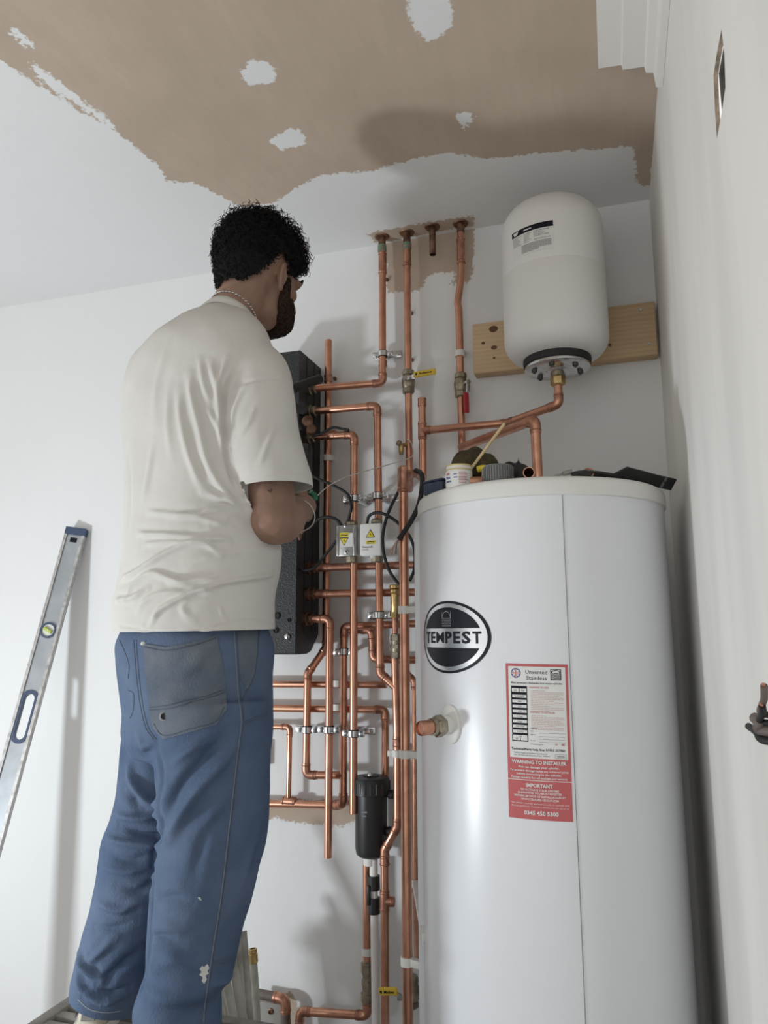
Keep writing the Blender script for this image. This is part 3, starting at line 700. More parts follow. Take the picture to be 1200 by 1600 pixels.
run('long copper pipe from lowest box port hanging open-ended between jeans and black filter', [PORT[5]+V(.02, 0, 0), hC, onx(xH, 513, 1340, -.11)], R22, open1=True)
xG = W(511, 700, -.05)[0]
run('copper pipe open at its top beside the black box, jogging left lower down', [onx(xG, 511, 532, -.045), onx(xG, 510, 1012, -.045), W(481, 1052, -.072), W(478, 1211, -.072), W(537, 1211, -.072)], R22, open0=True,
    couple=[(onx(xG, 511, 592, -.045), Z_, .012)])
xL = W(537, 1100, -.072)[0]
lt = W(537, 979, -.072); lt[0] = xL; lb_ = W(538, 1257, -.072); lb_[0] = xL
run('copper pipe running level past the thigh and rising behind the row of clamps', [W(215, 1251, -.045), W(520, 1258, -.045), lb_, lt, W(655, 974, -.072)], R22, couple=[(W(452, 1252, -.045), (1, 0, 0), .02)])
run('short copper pipe with a step down behind the white actuator pipe', [W(546, 985, -.03), W(581, 984, -.03), W(583, 1030, -.03), W(655, 1031, -.03)], R22, mt=COPPER2)
run('upper level copper pipe emerging behind the jeans at hip height', [W(215, 1068, -.045), W(604, 1070, -.04)], .010)
run('lower level copper pipe emerging behind the jeans and turning down into the black filter', [W(215, 1104, -.045), W(602, 1109, -.045), W(602, 1216, -.045)], .0105)
run('thin copper pipe turning down to the low level pipe beside the jeans', [W(215, 1133, -.045), W(453, 1136, -.045), W(451, 1246, -.045)], R15)
run('copper pipe with offset bend and tee between black filter and tall front pipe', [W(617, 1020, YI), W(621, 1160, YI), W(621, 1291, YI), W(601, 1328, YI), W(602, 1640, YI)], R22, tees=[(W(601, 1408, YI), Z_, (1, .1, 0))], couple=[(W(601, 1345, YI), Z_, .012)])
run('thin copper pipe squeezed between the tall front pipe and the cylinder', [W(636, 1050, -.15), W(648, 1066, -.15), W(649, 1385, -.15), W(652, 1500, -.15)], R15)
run('copper pipe under the black filter turning left at the bottom of the picture', [W(573, 1345, -.055), W(574, 1587, -.055), W(469, 1580, -.055), W(466, 1660, -.055)], R22)
# tall front pipe beside the cylinder
YP = -.405; xP = W(633.5, 1150, YP)[0]
pT = onx(xP, 638, 738, YP); 
rP = run('tallest thick copper pipe standing in front, along left side of the cylinder', [pT, V(xP, YP, .02)], R22+.0005)
Rq = R22+.0005
part('tee', MB().lathe([(Rq, -.05), (Rq+.002, -.048), (Rq+.002, .012), (Rq*.8, .016)], pT, (0, 0, 1), 20).torus(pT-V(0, 0, .042), (0, 0, 1), Rq+.002, .0016, 20, 6), COPPER2, rP)
part('back_branch', MB().tube([pT, bB], R22, 14), COPPER2, rP)
part('side_branch', MB().tube(crv([pT+V(0, 0, -.006), W(650, 740, -.30), W(657, 745, -.2), eB+V(0, 0, .004)]), R22, 14), COPPER2, rP)

# ------------------------------------------------------------------ valves
def ball_valve(label, c, r, lever_pts, lmat, grip_txt=None, axis=Z_, body=BRASSD, stemdir=(0, -1, 0)):
    rt = thing('ball_valve', label, 'valve', c-axis*.04)
    part('valve_body', MB().lathe([(r+.004, -.022), (r+.0075, -.018), (r+.009, -.004), (r+.009, .008), (r+.006, .018), (r+.003, .022)], c, axis, 20), body, rt)
    for s in (-1, 1): part('nut', MB().lathe([(r+.003, .020*s), (r+.0075, .022*s), (r+.0075, .034*s), (r+.005, .037*s), (r, .038*s)], c, axis, 6 if s < 0 else 8), body, rt, ang=25)
    sd = nrm(stemdir); st = c+sd*(r+.012)
    part('stem', MB().lathe([(.006, -.012), (.006, .010), (.0075, .010), (.0075, .016)], st, sd, 6), CHROME, rt, ang=25)
    a, b_ = np.asarray(lever_pts[0]), np.asarray(lever_pts[1]); d = nrm(b_-a); n = nrm(np.cross(np.cross(d, sd), d)); wv = np.cross(d, n); Ln = np.linalg.norm(b_-a)
    Rm = np.stack([d, wv, n], 1)
    part('lever', MB().box(st+sd*.012+d*.014, (.034, .013, .003), Rm, .001).box((st+sd*.012+d*.03+a)/2, (np.linalg.norm(a-st-sd*.012-d*.03)+.01, .011, .003), np.stack([nrm(a-st-sd*.012), np.cross(nrm(a-st-sd*.012), sd), sd], 1)), CHROME, rt)
    g = part('lever_grip', MB().box((a+b_)/2, (Ln, .019, .008), Rm, .004, 3), lmat, rt)
    if grip_txt:
        dx_ = d if d[0] > 0 else -d
        fn = lambda x, y, o: (a+b_)/2+dx_*x+(-wv if wv[2] < 0 else wv)*y+sd*(.0042+o)
        t = MB(); put_text(t, grip_txt, fn, .004, -.003, .0065, width=Ln*.55, bold=.02); t.box((a+b_)/2-dx_*Ln*.36+sd*.0044, (.006, .006, .0004), Rm)
        part('grip_print', t, INK, g)
    return rt
cB = onx(xB, 637, 597, YA)
lv0, lv1 = W(646, 586, YA-.040), W(681, 580, YA-.046)
ball_valve('ball valve with a yellow lever pointing right, under the second ceiling pipe', cB, R22, (lv0, lv1), YELLOW, 'Reliance')
cD = onx(xD2, 720, 602, YA)
ball_valve('ball valve with a red lever hanging down, on the swan-neck pipe', cD, R22, (W(728, 612, YA-.02), W(729, 645, YA-.016)), REDG, stemdir=(.75, -.65, 0))
cL = W(640, 1548, -.10)
ball_valve('low ball valve half hidden by the tall front pipe, yellow lever pointing left', W(643, 1549, -.13), R22, (W(621, 1549, -.17), W(592, 1549, -.16)), YELLOW, 'Meibes')
# compression fittings / brass pieces
def fitting(label, c, axis, rows, mt, cat='pipe fitting', name='compression_fitting', extra=()):
    rt = thing(name, label, cat, np.asarray(c)+V(0, 0, rows[0][0][1] if axis[2] > .5 else 0))
    for i, pr_ in enumerate(rows): part('nut' if i else 'fitting_body', MB().lathe(pr_, c, axis, 6 if i else 18), mt, rt, ang=25)
    return rt
c = W(619, 1010, YI)
fitting('dull brass compression joint just left of the tall front pipe at badge height', c, Z_, [[(.012, -.034), (.0135, -.033), (.0135, .033), (.012, .034)], [(.012, -.032), (.0165, -.03), (.0165, -.016), (.012, -.014)], [(.012, .014), (.0165, .016), (.0165, .03), (.012, .032)], [(.012, -.006), (.0175, -.005), (.0175, .005), (.012, .006)]], BRASSD)
c = W(574, 1534, -.055)
fitting('large dull compression valve on the pipe below the black filter', c, Z_, [[(.011, -.052), (.0135, -.05), (.0135, .05), (.011, .052)], [(.012, -.05), (.018, -.048), (.018, -.028), (.013, -.026)], [(.012, .020), (.018, .022), (.018, .046), (.013, .05)], [(.012, -.012), (.0165, -.010), (.0165, .004), (.012, .006)]], BRASSD)
c = W(617, 936, YI)
dv = thing('air_vent', 'bright brass air vent left of the tall front pipe, above the badge', 'air vent', c-V(0, 0, .05))
part('vent_body', MB().lathe([(.010, -.045), (.012, -.04), (.012, .015), (.0145, .017), (.0145, .026), (.012, .028)], c, Z_, 20), BRASS, dv)
part('vent_nut', MB().lathe([(.0145, -.052), (.0145, -.036)], c, Z_, 6), BRASS, dv, ang=25)
part('vent_cap', MB().lathe([(.011, .028), (.015, .030), (.015, .038), (.013, .040)], c, Z_, 14), BRASS, dv)
part('tail_pipe', MB().tube([c-V(0, 0, .05), W(618, 1000, YI)], .009), COPPER2, dv)
c = W(627, 700, -.06)
dk = thing('drain_cock', 'small brass drain cock on the second ceiling pipe above the tall front pipe', 'drain cock', c-V(0, 0, .016))
part('cock_body', MB().lathe([(.006, -.016), (.008, -.012), (.008, .006), (.006, .010)], c, Z_, 14).tube([c+V(0, 0, .008), V(xB-.006, YA-.006, c[2]+.012)], .006, 10), BRASS, dk)
part('cock_screw', MB().lathe([(.009, 0), (.009, .008), (.004, .010)], c+V(-.003, -.004, .012), (-.4, -.8, .3), 8), BRASSD, dk, ang=25)
part('cock_outlet', MB().lathe([(.0065, -.020), (.0065, -.014)], c, Z_, 8), BRASSD, dk)

# ------------------------------------------------------------------ clamps, clips, strips
def clamp(label, c, r, strip=None, group='rubber-lined metal pipe clamps'):
    rt = thing('pipe_clamp', label, 'pipe clamp', c-V(0, 0, .01), group)
    part('rubber_lining', MB().lathe([(r+.0003, -.010), (r+.0035, -.010), (r+.0035, .010), (r+.0003, .010)], c, Z_, 20, False), BLACKR, rt)
    part('band', MB().lathe([(r+.003, -.008), (r+.0052, -.008), (r+.0052, .008), (r+.003, .008)], c, Z_, 20, False), CHROME, rt)
    for s in (-1, 1):
        p = c+V(s*(r+.012), -.001, 0)
        part('ear', MB().box(p+V(0, .003, 0), (.018, .003, .016), bev=.001).box(p+V(0, -.003, 0), (.018, .003, .016), bev=.001), CHROME, rt)
        part('ear_screw', MB().lathe([(.0045, 0), (.0045, .003), (.002, .004)], p+V(0, -.0045, 0), (0, -1, 0), 10).lathe([(.002, 0), (.002, -.012)], p, (0, -1, 0), 8), STEEL, rt)
    part('rear_boss', MB().lathe([(.007, 0), (.007, max(.004, -c[1]-r-.004-.004))], c+V(0, r+.004, 0), (0, 1, 0), 6), CHROME, rt, ang=25)
    return rt
def strip(label, p0, p1, h=.020):
    rt = thing('fixing_strip', label, 'fixing strip', (p0+p1)/2, 'slotted steel fixing strips on the wall')
    L_ = np.linalg.norm(p1-p0); part('plate', MB().box((p0+p1)/2, (L_, .003, h), bev=.0008), CHROME, rt)
    for s in (-.46, .46):
        q = (p0+p1)/2+V(s*L_, -.002, 0); part('screw', MB().lathe([(.006, 0), (.006, .002), (.003, .004)], q, (0, -1, 0), 12), STEEL, rt)
    return rt
clamp('steel clamp on the leftmost ceiling pipe, above its left bend', onx(xA, 604, 553, YA), R22, group=None)
strip('short steel strip behind the clamp on the leftmost ceiling pipe', W(586, 552, -.006), W(626, 558, -.006), .022)
clamp('steel clamp above the silver actuator box', onx(xJ, 553, 779, YI), R22, group=None)
clamp('steel clamp above the white actuator box', onx(xI, 590, 775, YI), R22, group=None)
strip('steel strip behind the two clamps above the actuator boxes', W(538, 783, -.006), W(624, 778, -.006))
clamp('steel clamp on the white actuator pipe, level with the badge top', onx(xI+.004, 595, 961, YI), R22, group=None)
strip('steel strip behind the clamp level with the badge top', W(578, 962, -.006), W(618, 962, -.006))
clamp('steel clamp partly behind the long open pipe, just under the black box', onx(xL, 537, 1018, -.072), R22, group=None)
clamp('left clamp of the row of three above the black filter', W(480, 1140, -.072), R22, group=None)
clamp('middle clamp of the row of three above the black filter', onx(xH, 514, 1140, -.11), R22, group=None)
clamp('right clamp of the row of three above the black filter', onx(xJ, 551, 1146, YI), R22, group=None)
strip('long steel strip behind the row of three clamps', W(462, 1138, -.006), W(586, 1142, -.006))
def clip(label, c, r, to, group='white plastic pipe clips', arm=None):
    """snap-in plastic clip: a C ring and a foot reaching the surface it is fixed to"""
    rt = thing('pipe_clip', label, 'pipe clip', c-V(0, 0, .009))
    part('clip_ring', MB().lathe([(r+.0002, -.009), (r+.004, -.009), (r+.004, .009), (r+.0002, .009)], c, Z_, 20, False), CLIPP, rt)
    d = nrm(np.asarray(to)-c); L_ = np.linalg.norm(np.asarray(to)-c)-r; s = np.cross(d, Z_); s = nrm(s)
    part('clip_foot', MB().box(c+d*(r+L_/2), (.016, L_, .016), np.stack([s, d, Z_], 1), .002), CLIPP, rt)
    if arm is not None:
        a = np.asarray(arm); dd = nrm(a-c); part('clip_arm', MB().box((a+c)/2+dd*r*.5, (np.linalg.norm(a-c)-r, .012, .016), np.stack([dd, np.cross(Z_, dd), Z_], 1), .002), CLIPP, rt)
    return rt
clip('white plastic clip on the swan-neck pipe above the red-levered valve', onx(xD2, 719, 553, YA), R22, onx(xD2, 719, 553, 0))
clip('white plastic clip on the pipe beside the black box', onx(xG, 511, 716, -.045), R22, onx(xG, 511, 716, 0))
q = W(527, 1068, -.045); clip('upper of two white clips holding the level pipes beside the jeans', q, .0105, q*V(1, 0, 1)) 
q = W(527, 1105, -.045); clip('lower of two white clips holding the level pipes beside the jeans', q, .011, q*V(1, 0, 1))
q = W(574, 1486, -.055); clip('white plastic clip on the pipe under the black filter', q, R22, q*V(1, 0, 1))
for py, t in ((953, 'top'), (1178, 'middle'), (1501, 'bottom')):
    q = onx(xP, 635, py, YP); e = cyl(-82, q[2], .001)
    clip(t+' white clip tying the tall front pipe to the cylinder side', q, R22, e)
q = W(606, 1178, YI); clip('milky plastic clip left of the tall front pipe, above the black filter', W(621, 1177, YI), R22, V(W(621, 1177, YI)[0], 0, W(621, 1177, YI)[2]), arm=W(606, 1177, YI))
q = W(649, 1380, -.15); clip('small white clip on the thin pipe beside the cylinder', q, R15, cyl(-70, q[2], .0))
for px, py, t in ((643, 490, 'dark wall plug right of the second ceiling pipe, upper one'), (644, 563, 'dark wall plug right of the second ceiling pipe, just above its valve'), (524, 592, 'rusty screw in the wall right of the black box'), (605, 438, 'dark screw in the wall beside the leftmost ceiling pipe')):
    p = W(px, py, 0); single('wall_screw', MB().lathe([(.006, 0), (.006, .006), (.004, .012), (.002, .013)], p, (0, -1, 0), 12), COPPERD, t, 'screw')

# ------------------------------------------------------------------ actuator boxes
def tri(fn, x, y, s, mb, off, flip=1): mb.add([fn(x-s, y-s*.8*flip, off), fn(x+s, y-s*.8*flip, off), fn(x, y+s*.95*flip, off)], [(0, 1, 2)])
def bolt_(fn, x, y, s, mb, off): mb.add([fn(x+s*a, y+s*b_, off) for a, b_ in ((.15, .8), (-.35, 0), (-.02, .05), (-.2, -.8), (.4, .15), (.05, .1))], [(0, 1, 2), (0, 2, 5), (5, 2, 3), (5, 3, 4)])
def actuator(label, px0, py0, px1, py1, Y, mt, silver):
    a, b_ = W(px0, py0, Y), W(px1, py1, Y); c = (a+b_)/2; wd, ht = abs(b_[0]-a[0]), abs(b_[2]-a[2]); dp = .042
    rt = thing('valve_actuator', label, 'valve actuator', (c[0], Y+dp/2, c[2]-ht/2))
    part('housing', MB().box((c[0], Y+dp/2, c[2]), (wd, dp, ht), bev=.003 if silver else .006, seg=3), mt, rt)
    fn = lambda x, y, o=0: V(c[0]+x, Y-.0004-o, c[2]+y)
    if silver:
        for s in (-1, 1): part('edge_rib', MB().box((c[0]+s*(wd/2-.004), Y-.001, c[2]), (.005, .004, ht*.96), bev=.001), CHROME, rt)
        k = MB(); rect(k, fn, -wd*.32, -ht*.20, wd*.34, ht*.24, .0004); st = part('sticker', k, LWHITE, rt)
        k = MB(); rect(k, fn, -wd*.34, ht*.115, wd*.14, ht*.26, .0008); tri(fn, -wd*.10, ht*-.02, wd*.185, k, .0010, -1); part('sticker_yellow', k, YLAB, st)
        k = MB(); s_ = wd*.235
        tri(fn, -wd*.10, ht*-.02, s_, k, .0007, -1); part('sticker_border', k, INK, st)
        k = MB(); bolt_(fn, -wd*.10, .0, wd*.12, k, .0013)
        for yy in (.20, .155): rect(k, fn, -wd*.28, ht*yy, wd*.09, ht*(yy+.022), .0012)
        part('sticker_symbol', k, INK, st)
        part('lid_screw', MB().lathe([(.006, 0), (.006, .002), (.003, .003)], fn(wd*.02, -ht*.36), (0, -1, 0), 12), CHROME, rt)
        part('latch', MB().box(fn(.0, ht*.47), (wd*.22, .003, .006), bev=.001), CHROME, rt)
    else:
        part('lid_joint', MB().box((c[0]+wd*.5-.002, Y+.018, c[2]), (.0046, .002, ht*.9)), INKG, rt)
        k = MB(); tri(fn, 0, ht*.17, wd*.215, k, .0004); st = part('triangle_sticker', k, INK, rt)
        k = MB(); tri(fn, 0, ht*.165, wd*.165, k, .0008); rect(k, fn, -wd*.2, -ht*.14, wd*.24, -ht*.04, .0006); part('sticker_yellow', k, YLAB, st)
        k = MB(); bolt_(fn, 0, ht*.15, wd*.11, k, .0012)
        for yy in (-.125, -.085): rect(k, fn, -wd*.15, ht*yy, wd*.19, ht*(yy+.02), .001)
        part('sticker_symbol', k, INK, st)
        k = MB(); put_text(k, 'Honeywell', fn, -wd*.38, -ht*.25, ht*.055, width=wd*.46, align='l', bold=.03, off=.0004); part('maker_print', k, INKG, rt)
        k = MB(); put_text(k, 'Home', fn, -wd*.38, -ht*.325, ht*.04, width=wd*.3, align='l', off=.0004); part('maker_print_small', k, LREDT, rt)
        part('release_tab', MB().lathe([(.010, 0), (.010, .006), (.006, .008)], (c[0]+.006, Y+.012, c[2]-ht*.5), (0, -.3, -1), 16), WPLAST, rt)
    part('valve_base', MB().lathe([(.014, -.018), (.017, -.015), (.017, .002)], (c[0]+(.010 if silver else .012), Y+dp/2, c[2]-ht/2), Z_, 8), BRASSD, rt, ang=25)
    part('valve_base', MB().lathe([(.014, .0), (.017, .002), (.017, .010), (.012, .014)], (c[0]+(.010 if silver else .012), Y+dp/2, c[2]+ht/2), Z_, 8), BRASSD, rt, ang=25)
    return rt, fn, ht, wd
YX = YI-.032
actuator('silver valve actuator box with a yellow warning sticker', 526, 821, 556, 869, YX, STEEL, True)
actuator('white valve actuator box with a warning triangle', 562, 818, 596, 868, YX, WPLAST, False)

# ------------------------------------------------------------------ black filter, waste pipe, white pipes, brown pipe
fc = W(580, 1270, -.085); zT, zB = W(580, 1213, -.085)[2], W(580, 1336, -.085)[2]; fr_ = .0435
ft = thing('water_filter', 'black cylindrical water filter under the row of clamps', 'water filter', (fc[0], fc[1], zB-.02))
part('canister', MB().lathe([(fr_*.75, zB-.002), (fr_*.93, zB+.004), (fr_, zB+.018), (fr_, zT-.045), (fr_+.001, zT-.044)], (fc[0], fc[1], 0), seg=40), BLACKP, ft)
cp = MB()
cp.lathe([(fr_+.002, zT-.046), (fr_+.008, zT-.044), (fr_+.008, zT-.010), (fr_+.003, zT-.001), (fr_*.55, zT+.001), (fr_*.5, zT+.004), (.01, zT+.004)], (fc[0], fc[1], 0), seg=40)
for i in range(20):
    t = 2*PI*i/20; cp.box((fc[0]+(fr_+.008)*math.cos(t), fc[1]+(fr_+.008)*math.sin(t), zT-.026), (.003, .005, .030), [[math.cos(t), -math.sin(t), 0], [math.sin(t), math.cos(t), 0], [0, 0, 1]], .001, 1)
part('screw_cap', cp, BLACKP, ft, ang=30)
part('bleed_valve', MB().lathe([(.008, zT+.003), (.008, zT+.010), (.0065, zT+.012)], (fc[0], fc[1]-.01, 0), seg=10), CHROME, ft)
for px, py in ((609, 1241), (607, 1299)):
    p = W(px, py, -.085); part('side_port', MB().lathe([(.008, -.030), (.009, -.004), (.013, -.002), (.013, .010), (.010, .012)], p, (1, 0, 0), 14), BLACKP, ft)
part('base_fitting', MB().lathe([(.016, -.026), (.018, -.024), (.018, -.004), (.03, -.002)], (fc[0]-.004, fc[1], zB), seg=20), WPLAST, ft, 'white fitting under the canister')
part('canister_print', MB().box((fc[0]-.005, fc[1]-fr_-.0002, zT-.085), (.016, .0006, .004)).box((fc[0]-.006, fc[1]-fr_-.0002, zT-.095), (.012, .0006, .003)), INKG, ft)
wp = thing('waste_pipe', 'white plastic pipe with black couplings hanging under the black filter', 'waste pipe', W(588, 1640, -.09))
wt = W(584, 1342, -.088)
part('pipe', MB().tube([wt, W(584, 1395, -.09), W(585, 1430, -.09), W(588, 1640, -.09)], .0108, 16), WPIPE, wp)
for y0, y1 in ((1368, 1390), (1402, 1427)):
    part('coupling', MB().tube([W(584, y0, -.09), W(584.5, y1, -.09)], .0165, 18), BLACKP, wp)
part('coupling_clip', MB().box(W(577, 1398, -.10), (.008, .02, .05), bev=.002), BLACKP, wp)
# loose bundle of plastic pipe lengths leaning by the step
tops = [((379, 1455), (393, 1640)), ((368, 1440), (382, 1640)), ((350, 1430), (392, 1660)), ((336, 1440), (364, 1660)), ((322, 1380), (385, 1690)), ((296, 1330), (352, 1640))]
for i, (a, b_) in enumerate(tops):
    Yt, Yb = -.20-.02*i, -.26-.025*i
    p, q = W(a[0], a[1], Yt), W(b_[0], b_[1], Yb); dd = nrm(q-p); q = p+dd*(p[2]-.006)/(-dd[2])
    lb2 = ['first', 'second', 'third', 'fourth', 'fifth', 'sixth'][i]+' grubby white pipe from the right in the leaning bundle behind the jeans'
    single('plastic_pipe', MB().pipe([p, q], .0115), GPIPE, lb2.replace('first grubby white pipe', 'rightmost grubby white pipe').replace('rightmost grubby white pipe from the right', 'rightmost grubby white pipe'), 'plastic pipe', 'bundle of leaning plastic pipes')
bp_ = thing('brass_tipped_pipe', 'upright white plastic pipe with a brass fitting on its top, beside the jeans', 'plastic pipe', (W(400, 1560, -.16)[0], -.17, 0))
p, q = W(396, 1502, -.16), W(404, 1640, -.17); dd = nrm(q-p); q = p+dd*(p[2]-.004)/(-dd[2])
part('pipe', MB().tube([p, q], .0105, 16), GPIPE, bp_)
part('brass_end', MB().lathe([(.011, -.004), (.0128, -.002), (.0128, .018), (.010, .020), (.0115, .021), (.0115, .030), (.008, .031), (.008, .012), (.001, .012)], p, -dd, 12), BRASS, bp_, 'brass threaded end', ang=25)
run('dark brown painted pipe low on the wall behind the brass-tipped pipe', [W(398, 1552, -.05), W(446, 1561, -.05), W(449, 1700, -.05)], .013, mt=PIPEBR, name='brown_pipe')
p = W(425, 1640, -.004); single('wall_box', MB().box(p+V(-.01, 0, .02), (.075, .006, .20), bev=.002), mat('dull_grey_board', (.30, .29, .27), .8), 'grey board on the wall inside the bend of the brown pipe', 'board')
p = W(423, 1580, -.008); single('wall_plug', MB().lathe([(.008, 0), (.008, .003), (.005, .004), (.004, -.002)], p, (.1, -1, 0), 12), COPPERD, 'rusty hole plug in the grey board at the foot of the wall', 'plug')
p = W(412, 1176, -.012); single('wall_bracket', MB().box(p, (.03, .022, .07), bev=.002), WPLAST, 'small white box on the wall just right of the jeans pocket level', 'box')
# ------------------------------------------------------------------ cables
def cable(label, pts, r, mt=BLACKR, name='power_cable', extra=None):
    mb = MB().tube(crv(pts, 8), r, 10)
    a = np.array(mb.v); rt = thing(name, label, 'cable', (a[:, 0].mean(), a[:, 1].mean(), a[:, 2].min()))
    part('sheath', mb, mt, rt); return rt
cable('black cable curving from the sleeve down behind the left clamp into the silver actuator', [W(470, 732, -.16), W(495, 747, -.155), W(520, 758, -.15), W(543, 772, -.15), W(549, 790, -.15), W(546, 806, -.14), W(541, 822, -.13)], .0042)
cable('short black cable arching from the black box to the silver actuator', [W(484, 826, -.142), W(497, 812, -.145), W(513, 808, -.15), W(526, 812, -.145), W(535, 823, -.135)], .0048)
cable('black cable arching over the white actuator box toward the tall front pipe', [W(573, 820, -.13), W(577, 806, -.145), W(590, 801, -.16), W(606, 806, -.16), W(624, 819, -.15), W(640, 838, -.15), W(648, 862, -.15), W(647, 890, -.15), W(640, 908, -.15)], .0045)
cable('black cable looping in a long oval left of the tall front pipe', [W(646, 738, -.19), W(634, 750, -.165), W(619, 775, -.16), W(605, 806, -.16), W(598, 838, -.16), W(600, 866, -.16), W(609, 893, -.16), W(624, 914, -.15)], .0045)
ck = cable('thick black cable with stripped wires hanging over the tall front pipe', [W(650, 735, -.40), W(659, 742, -.43), W(659, 765, -.445), W(654, 790, -.445), W(643, 813, -.44), W(630, 833, -.43), W(623, 843, -.43)], .0062)
for i, (dx, mtw) in enumerate(((-3, COPPER), (0, STEEL), (3, PIPEBR))):
    part('bare_wire', MB().tube(crv([W(624, 841, -.43), W(619+dx*.4, 849, -.43), W(616+dx, 857, -.43), W(614+dx*1.6, 865, -.432)]), .0016, 6), mtw, ck)
cable('black cable slanting down from the silver actuator to the black box', [W(526, 845, -.135), W(514, 860, -.13), W(502, 875, -.13), W(490, 888, -.142), W(470, 890, -.15), W(459, 870, -.15), W(456, 850, -.15)], .0042)
cable('thin pale wire running from the hand up to the second ceiling pipe', [D(487, 783, 1.79), W(510, 762, -.24), W(535, 748, -.2), W(565, 738, -.16), W(600, 728, -.12), W(630, 719, -.08), W(644, 713, -.07), W(645, 700, -.065), W(640, 688, -.062), W(636, 686, -.06)], .0016, CREAM, 'thin_wire')
cable('black lead lying along the third box pipe', [W(488, 682, -.13), W(505, 676, -.132), W(520, 668, -.132), W(534, 670, -.125), W(545, 672, -.128)], .004)

# ------------------------------------------------------------------ things on top of the cylinder
def tp_(px, inset, z=CAPT):                                       # a point on the cap, inset from the near rim along the view
    d = ray(px, 760)[:2]; o = CAM[:2]-AX; a = d@d; b_ = o@d; c_ = o@o-CR*CR; t = (-b_-math.sqrt(b_*b_-a*c_))/a
    p = CAM[:2]+d*t+nrm(np.append(d, 0))[:2]*inset; return V(p[0], p[1], z)
p = tp_(717.5, .045); tb = thing('flux_tub', 'small white tub with red and blue print at the cylinder top left edge', 'tub', p)
part('tub_body', MB().lathe([(.027, 0), (.0285, .003), (.0285, .036), (.0275, .038), (.0275, .049), (.0255, .049), (.0255, .02), (.001, .02)], p, Z_, 32), PAPER, tb)
part('tub_rim', MB().torus(p+V(0, 0, .048), Z_, .027, .0016, 28, 8).torus(p+V(0, 0, .039), Z_, .0282, .0012, 28, 8), PASTE, tb, 'paste-smeared rim')
def tubf(x, y, o): t = math.radians(-2)+x/.0285; return p+V((.0288+o)*math.sin(t), -(.0288+o)*math.cos(t), y)
k = MB(); tubp = part('tub_paper', (lambda mb: (rect(mb, tubf, -.033, .004, .033, .034, .0002, 12), mb)[1])(MB()), LWHITE, tb)
k.add([tubf(-.020+.006*math.cos(2*PI*i/14), .0285+.0032*math.sin(2*PI*i/14), .0006) for i in range(14)], [tuple(range(14))])
rs = np.random.default_rng(11)
for i in range(8): rect(k, tubf, .006, .0295-i*.0032, .028*rs.uniform(.8, 1), .0295-i*.0032+.0014, .0006, 3)
part('red_print', k, LREDT, tubp)
k = MB()
put_text(k, 'flux', tubf, -.019, .018, .006, width=.014, off=.0006, bold=.03); put_text(k, 'paste', tubf, -.018, .0105, .005, width=.015, off=.0006, bold=.03); rect(k, tubf, -.005, .026, .002, .028, .0006); rect(k, tubf, -.005, .019, .003, .021, .0006)
part('blue_print', k, LBLUE, tubp)
pb = p+V(.006, .010, .021); pe = W(788, 662, p[1]+.03)
sk = thing('brush_handle', 'thin bamboo stick leaning out of the white tub', 'stick', pb)
part('stick', MB().tube([pb, pb+(pe-pb)*.2, pe], [.0026, .0032, .0036], 10), STICK, sk)
part('brush_tip', MB().tube([pb+V(-.001, 0, -.0005), pb+(pe-pb)*.12], [.004, .003], 10), DARKH, sk)
def lumps(c, spec, seed, mt, name, label, cat, vox=.004, amp=.004):
    mb = MB()
    for dx, dy, dz, a, b_, c_ in spec: mb.ell(np.asarray(c)+V(dx, dy, dz), (a, b_, c_))
    me = remesh(mb, vox, 4); noise_disp(me, amp, 26, seed); 
    org = np.asarray(c, float); vs = np.empty(len(me.vertices)*3, np.float32); me.vertices.foreach_get('co', vs); vs = vs.reshape(-1, 3)-org; vs[:, 2] = np.maximum(vs[:, 2], 0.0005); me.vertices.foreach_set('co', vs.ravel())
    fin(me, mt, ang=180); o = bpy.data.objects.new(name, me); COL.objects.link(o); o.location = tuple(org); o['label'] = label; o['category'] = cat; return o
p = tp_(738, .13)
lumps(p, [(-.018, 0, .055, .034, .032, .050), (.008, .005, .060, .032, .03, .054), (.038, .0, .048, .026, .03, .046), (.064, .0, .026, .034, .03, .032), (.095, .0, .014, .03, .03, .022), (-.042, -.01, .014, .028, .03, .022), (.0, .02, .03, .06, .03, .036)], 4, RAG, 'cleaning_rag', 'crumpled olive brown rag behind the white tub', 'rag', amp=.005)
p = tp_(758, .10); yg = thing('yellow_spout', 'small yellow plastic piece between rag and grey ridged cap', 'plastic piece', p)
part('spout', MB().tube(crv([p+V(-.016, 0, .046), p+V(-.004, 0, .048), p+V(.010, .004, .046)]), .0075, 12), YLAB, yg); part('spout_stand', MB().lathe([(.008, 0), (.007, .042)], p, Z_, 12), PAPER, yg)
p = tp_(779, .05); gc = thing('ridged_cap', 'grey ridged plastic cap standing on the cylinder top', 'cap', p)
g = MB().lathe([(.029, 0), (.0305, .002), (.0305, .034), (.029, .037), (.005, .038)], p, Z_, 40)
for i in range(36):
    t = 2*PI*i/36; g.box(p+V(.0308*math.cos(t), .0308*math.sin(t), .018), (.003, .0026, .031), [[math.cos(t), -math.sin(t), 0], [math.sin(t), math.cos(t), 0], [0, 0, 1]])
part('cap_body', g, GREYC, gc, ang=30)
p = tp_(742, .06); ps = thing('copper_offcut', 'short copper offcut lying between white tub and grey ridged cap', 'pipe offcut', p)
part('offcut', MB().pipe([p+V(-.012, 0, .0125), p+V(.03, .012, .0125)], .012), COPPER, ps)
p = tp_(813, .085)
